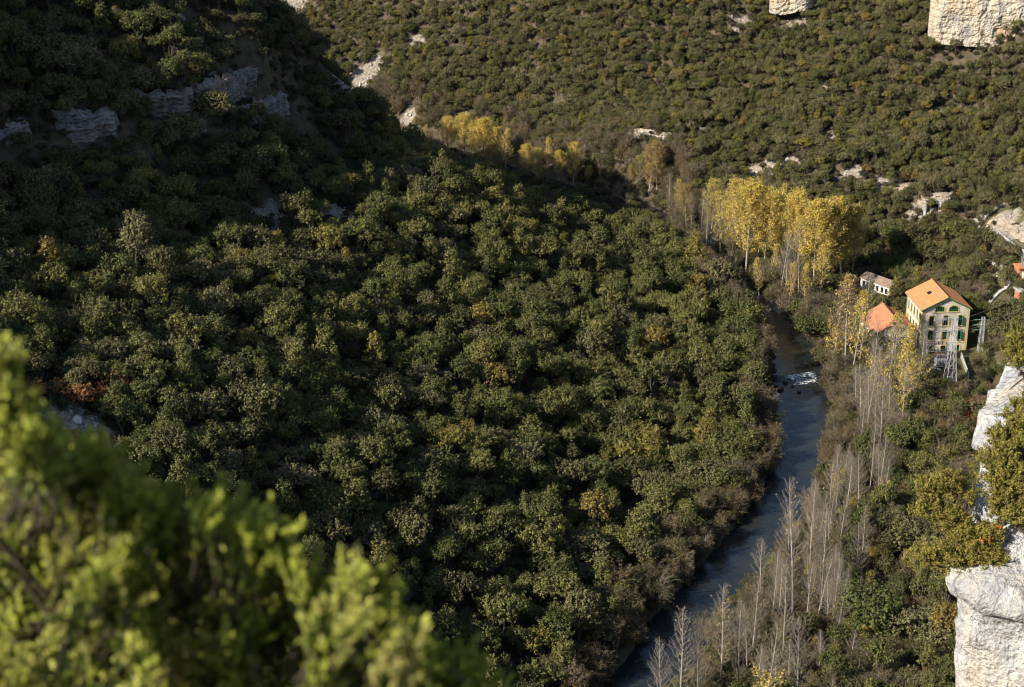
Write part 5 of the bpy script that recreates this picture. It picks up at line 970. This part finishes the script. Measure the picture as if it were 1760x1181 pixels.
# red thicket and other bushes one can pick out
FOL['red'] = foliage('rust_red_leaves', [(0, (.20, .05, .028)), (.5, (.24, .085, .035)), (1, (.32, .15, .05))], False, trans=.25)
def one_bush(label, u_, v_, s, tint, kind=1, mat='red', sz=1.0):
    p = ground_hit(u_, v_); r = thing('bush', label, 'bush', tuple(p), u_*.7); r.scale = (s, s, s*sz)
    cr, tr = VAR['bush'][kind][1]; key = ('red', kind, mat)
    if key not in MESH: MESH[key] = cr.mesh('bush_crown', FOL[mat])
    put('trunk', MESH['bush'][kind][2], r); put('crown', MESH[key], r, (tint, 0, 0, 1))
for a in (('rust-red thicket left of the white rock, upper part', 1672, 722, 2.0, .3), ('rust-red thicket left of the white rock, lower part', 1660, 745, 1.9, .15), ('orange-red bush touching the edge of the white rock', 1692, 712, 1.8, .45), ('reddish bush behind the rust-red thicket', 1650, 712, 1.3, .6),
          ('orange bush leftmost above the pale scree at far left', 62, 690, 1.6, .8), ('thin brown bush second on the pale scree', 100, 690, 1.5, .95), ('reddish-brown bush on the right of the pale scree', 195, 690, 2.3, .6), ('orange-brown bush low on the right of the pale scree', 170, 708, 1.9, .8), ('tawny bush at the middle of the pale scree edge', 140, 706, 1.9, 1.0), ('rust-coloured bush in the dark wood above the scree patch', 392, 382, 1.6, .3)):
    one_bush(*a)

# ------------------------------------------------------------------ the blurred juniper close to the lens
FOL['tips'] = foliage('near_juniper_young_tips', [(0, (.22, .265, .036)), (.5, (.31, .33, .05)), (1, (.40, .36, .085))], False, trans=.3, rough=.45, var=.3, vscale=11.0, vcol=(.42, .34, .14))  # young tips coloured brighter, painting in the sunlight they catch
FOL['near'] = foliage('near_juniper_scales', [(0, (.06, .085, .012)), (.5, (.095, .12, .018)), (1, (.15, .15, .03))], False, trans=.2, rough=.45, var=.45, vscale=14.0, vcol=(.30, .24, .08))  # inner scales coloured darker, painting in the shade between the tips
sil = np.array([(-120,560),(-40,590),(0,600),(22,625),(36,660),(42,720),(75,735),(120,755),(160,748),(200,770),(232,815),(280,850),(330,852),(352,838),(395,880),(450,868),(475,880),(500,930),(545,980),(590,985),(628,968),(655,1000),(690,1040),(730,1085),(775,1100),(800,1110),(835,1165),(880,1215)], float)
root = np.array([-1.1, 2.9, 165.6]); nj = thing('juniper', 'large out-of-focus yellow-green juniper filling the lower left corner', 'shrub', tuple(root))
g = np.random.default_rng(99); fo_, wd = MB(), MB()
def sprig(p, d, L, g, dens=1.0):
    """a cord of overlapping scale leaves with side cords"""
    axes = [(p, d, L)]+[(p+d*L*g.uniform(.1, .75), unit(d+g.normal(size=3)*.27), L*g.uniform(.35, .75)) for _ in range(6)]
    for o, dd, l in axes:
        n = int(l/.0017*dens); t = np.linspace(.02, 1, n)[:, None]; q = o+dd*l*t; ld = unit(dd+rdir(g, n)*.8); nn_ = np.cross(ld, rdir(g, n)); nn_ = nn_*np.sign(nn_@SUN)[:, None]+SUN*.45; hi = t[:, 0] > .38
        for k_, mk in ((hi, 1), (~hi, 0)):
            if k_.any(): leaves(fo_, (q+ld*.006)[k_], nn_[k_], (.0066), .5, g, mk, ld[k_])
    wd.tube([p-d*L*.4, p+d*L*.5], [.002, .0012], 4, 0, True, False)
N = 0
CL = [(g.uniform(-110, 850), g.uniform(20, 520), g.uniform(2.25, 3.0)) for _ in range(95)]
for layer, (cnt, off, dmin, dmax, Ls) in enumerate(((230, (0, 24), 2.5, 2.85, (.08, .15)), (900, (18, 330), 2.2, 2.75, (.06, .12)), (620, (50, 560), 2.75, 3.2, (.08, .14)))):
    for i in range(cnt):
        u_ = g.uniform(-110, 850) if layer else -110+960*(i+.5)/cnt+g.uniform(-6, 6); v_ = np.interp(u_, sil[:, 0], sil[:, 1])+g.uniform(*off)+40
        if v_ > 1290: continue
        d_ = g.uniform(dmin, dmax)
        if layer == 1: cu, cv, d_ = CL[i % 95]; u_ = cu+g.normal()*24; v_ = np.interp(cu, sil[:, 0], sil[:, 1])+cv+g.normal()*30; v_ = max(v_, np.interp(u_, sil[:, 0], sil[:, 1])+25); d_ += g.normal()*.05
        p = at_y(u_, v_, d_)-root; d = unit(np.array([.12, -.05, 1.0])+g.normal(size=3)*(.28 if layer == 0 else .42)); L_ = g.uniform(*Ls); sprig(p-d*L_*.8, d, L_, g, .9 if layer else 1.5); N += 1
for u_ in np.arange(-90, 840, 42):
    v_ = np.interp(u_, sil[:, 0], sil[:, 1])+330; e, rr = limb(g, (g.uniform(-.1, .1), g.uniform(-.1, .1), 0), at_y(u_, v_, g.uniform(2.5, 2.9))-root, .018, .005, 7, .12); wd.tube(e, rr, 5)
e, rr = limb(g, (0, 0, -1.5), (0, 0, .3), .10, .06, 5, .05); wd.tube(e, rr, 8)
wd.build('branches', M['dark_wood'], nj); o = fo_.build('foliage', [FOL['near'], FOL['tips']], nj); o.color = (.5, 0, 0, 1)
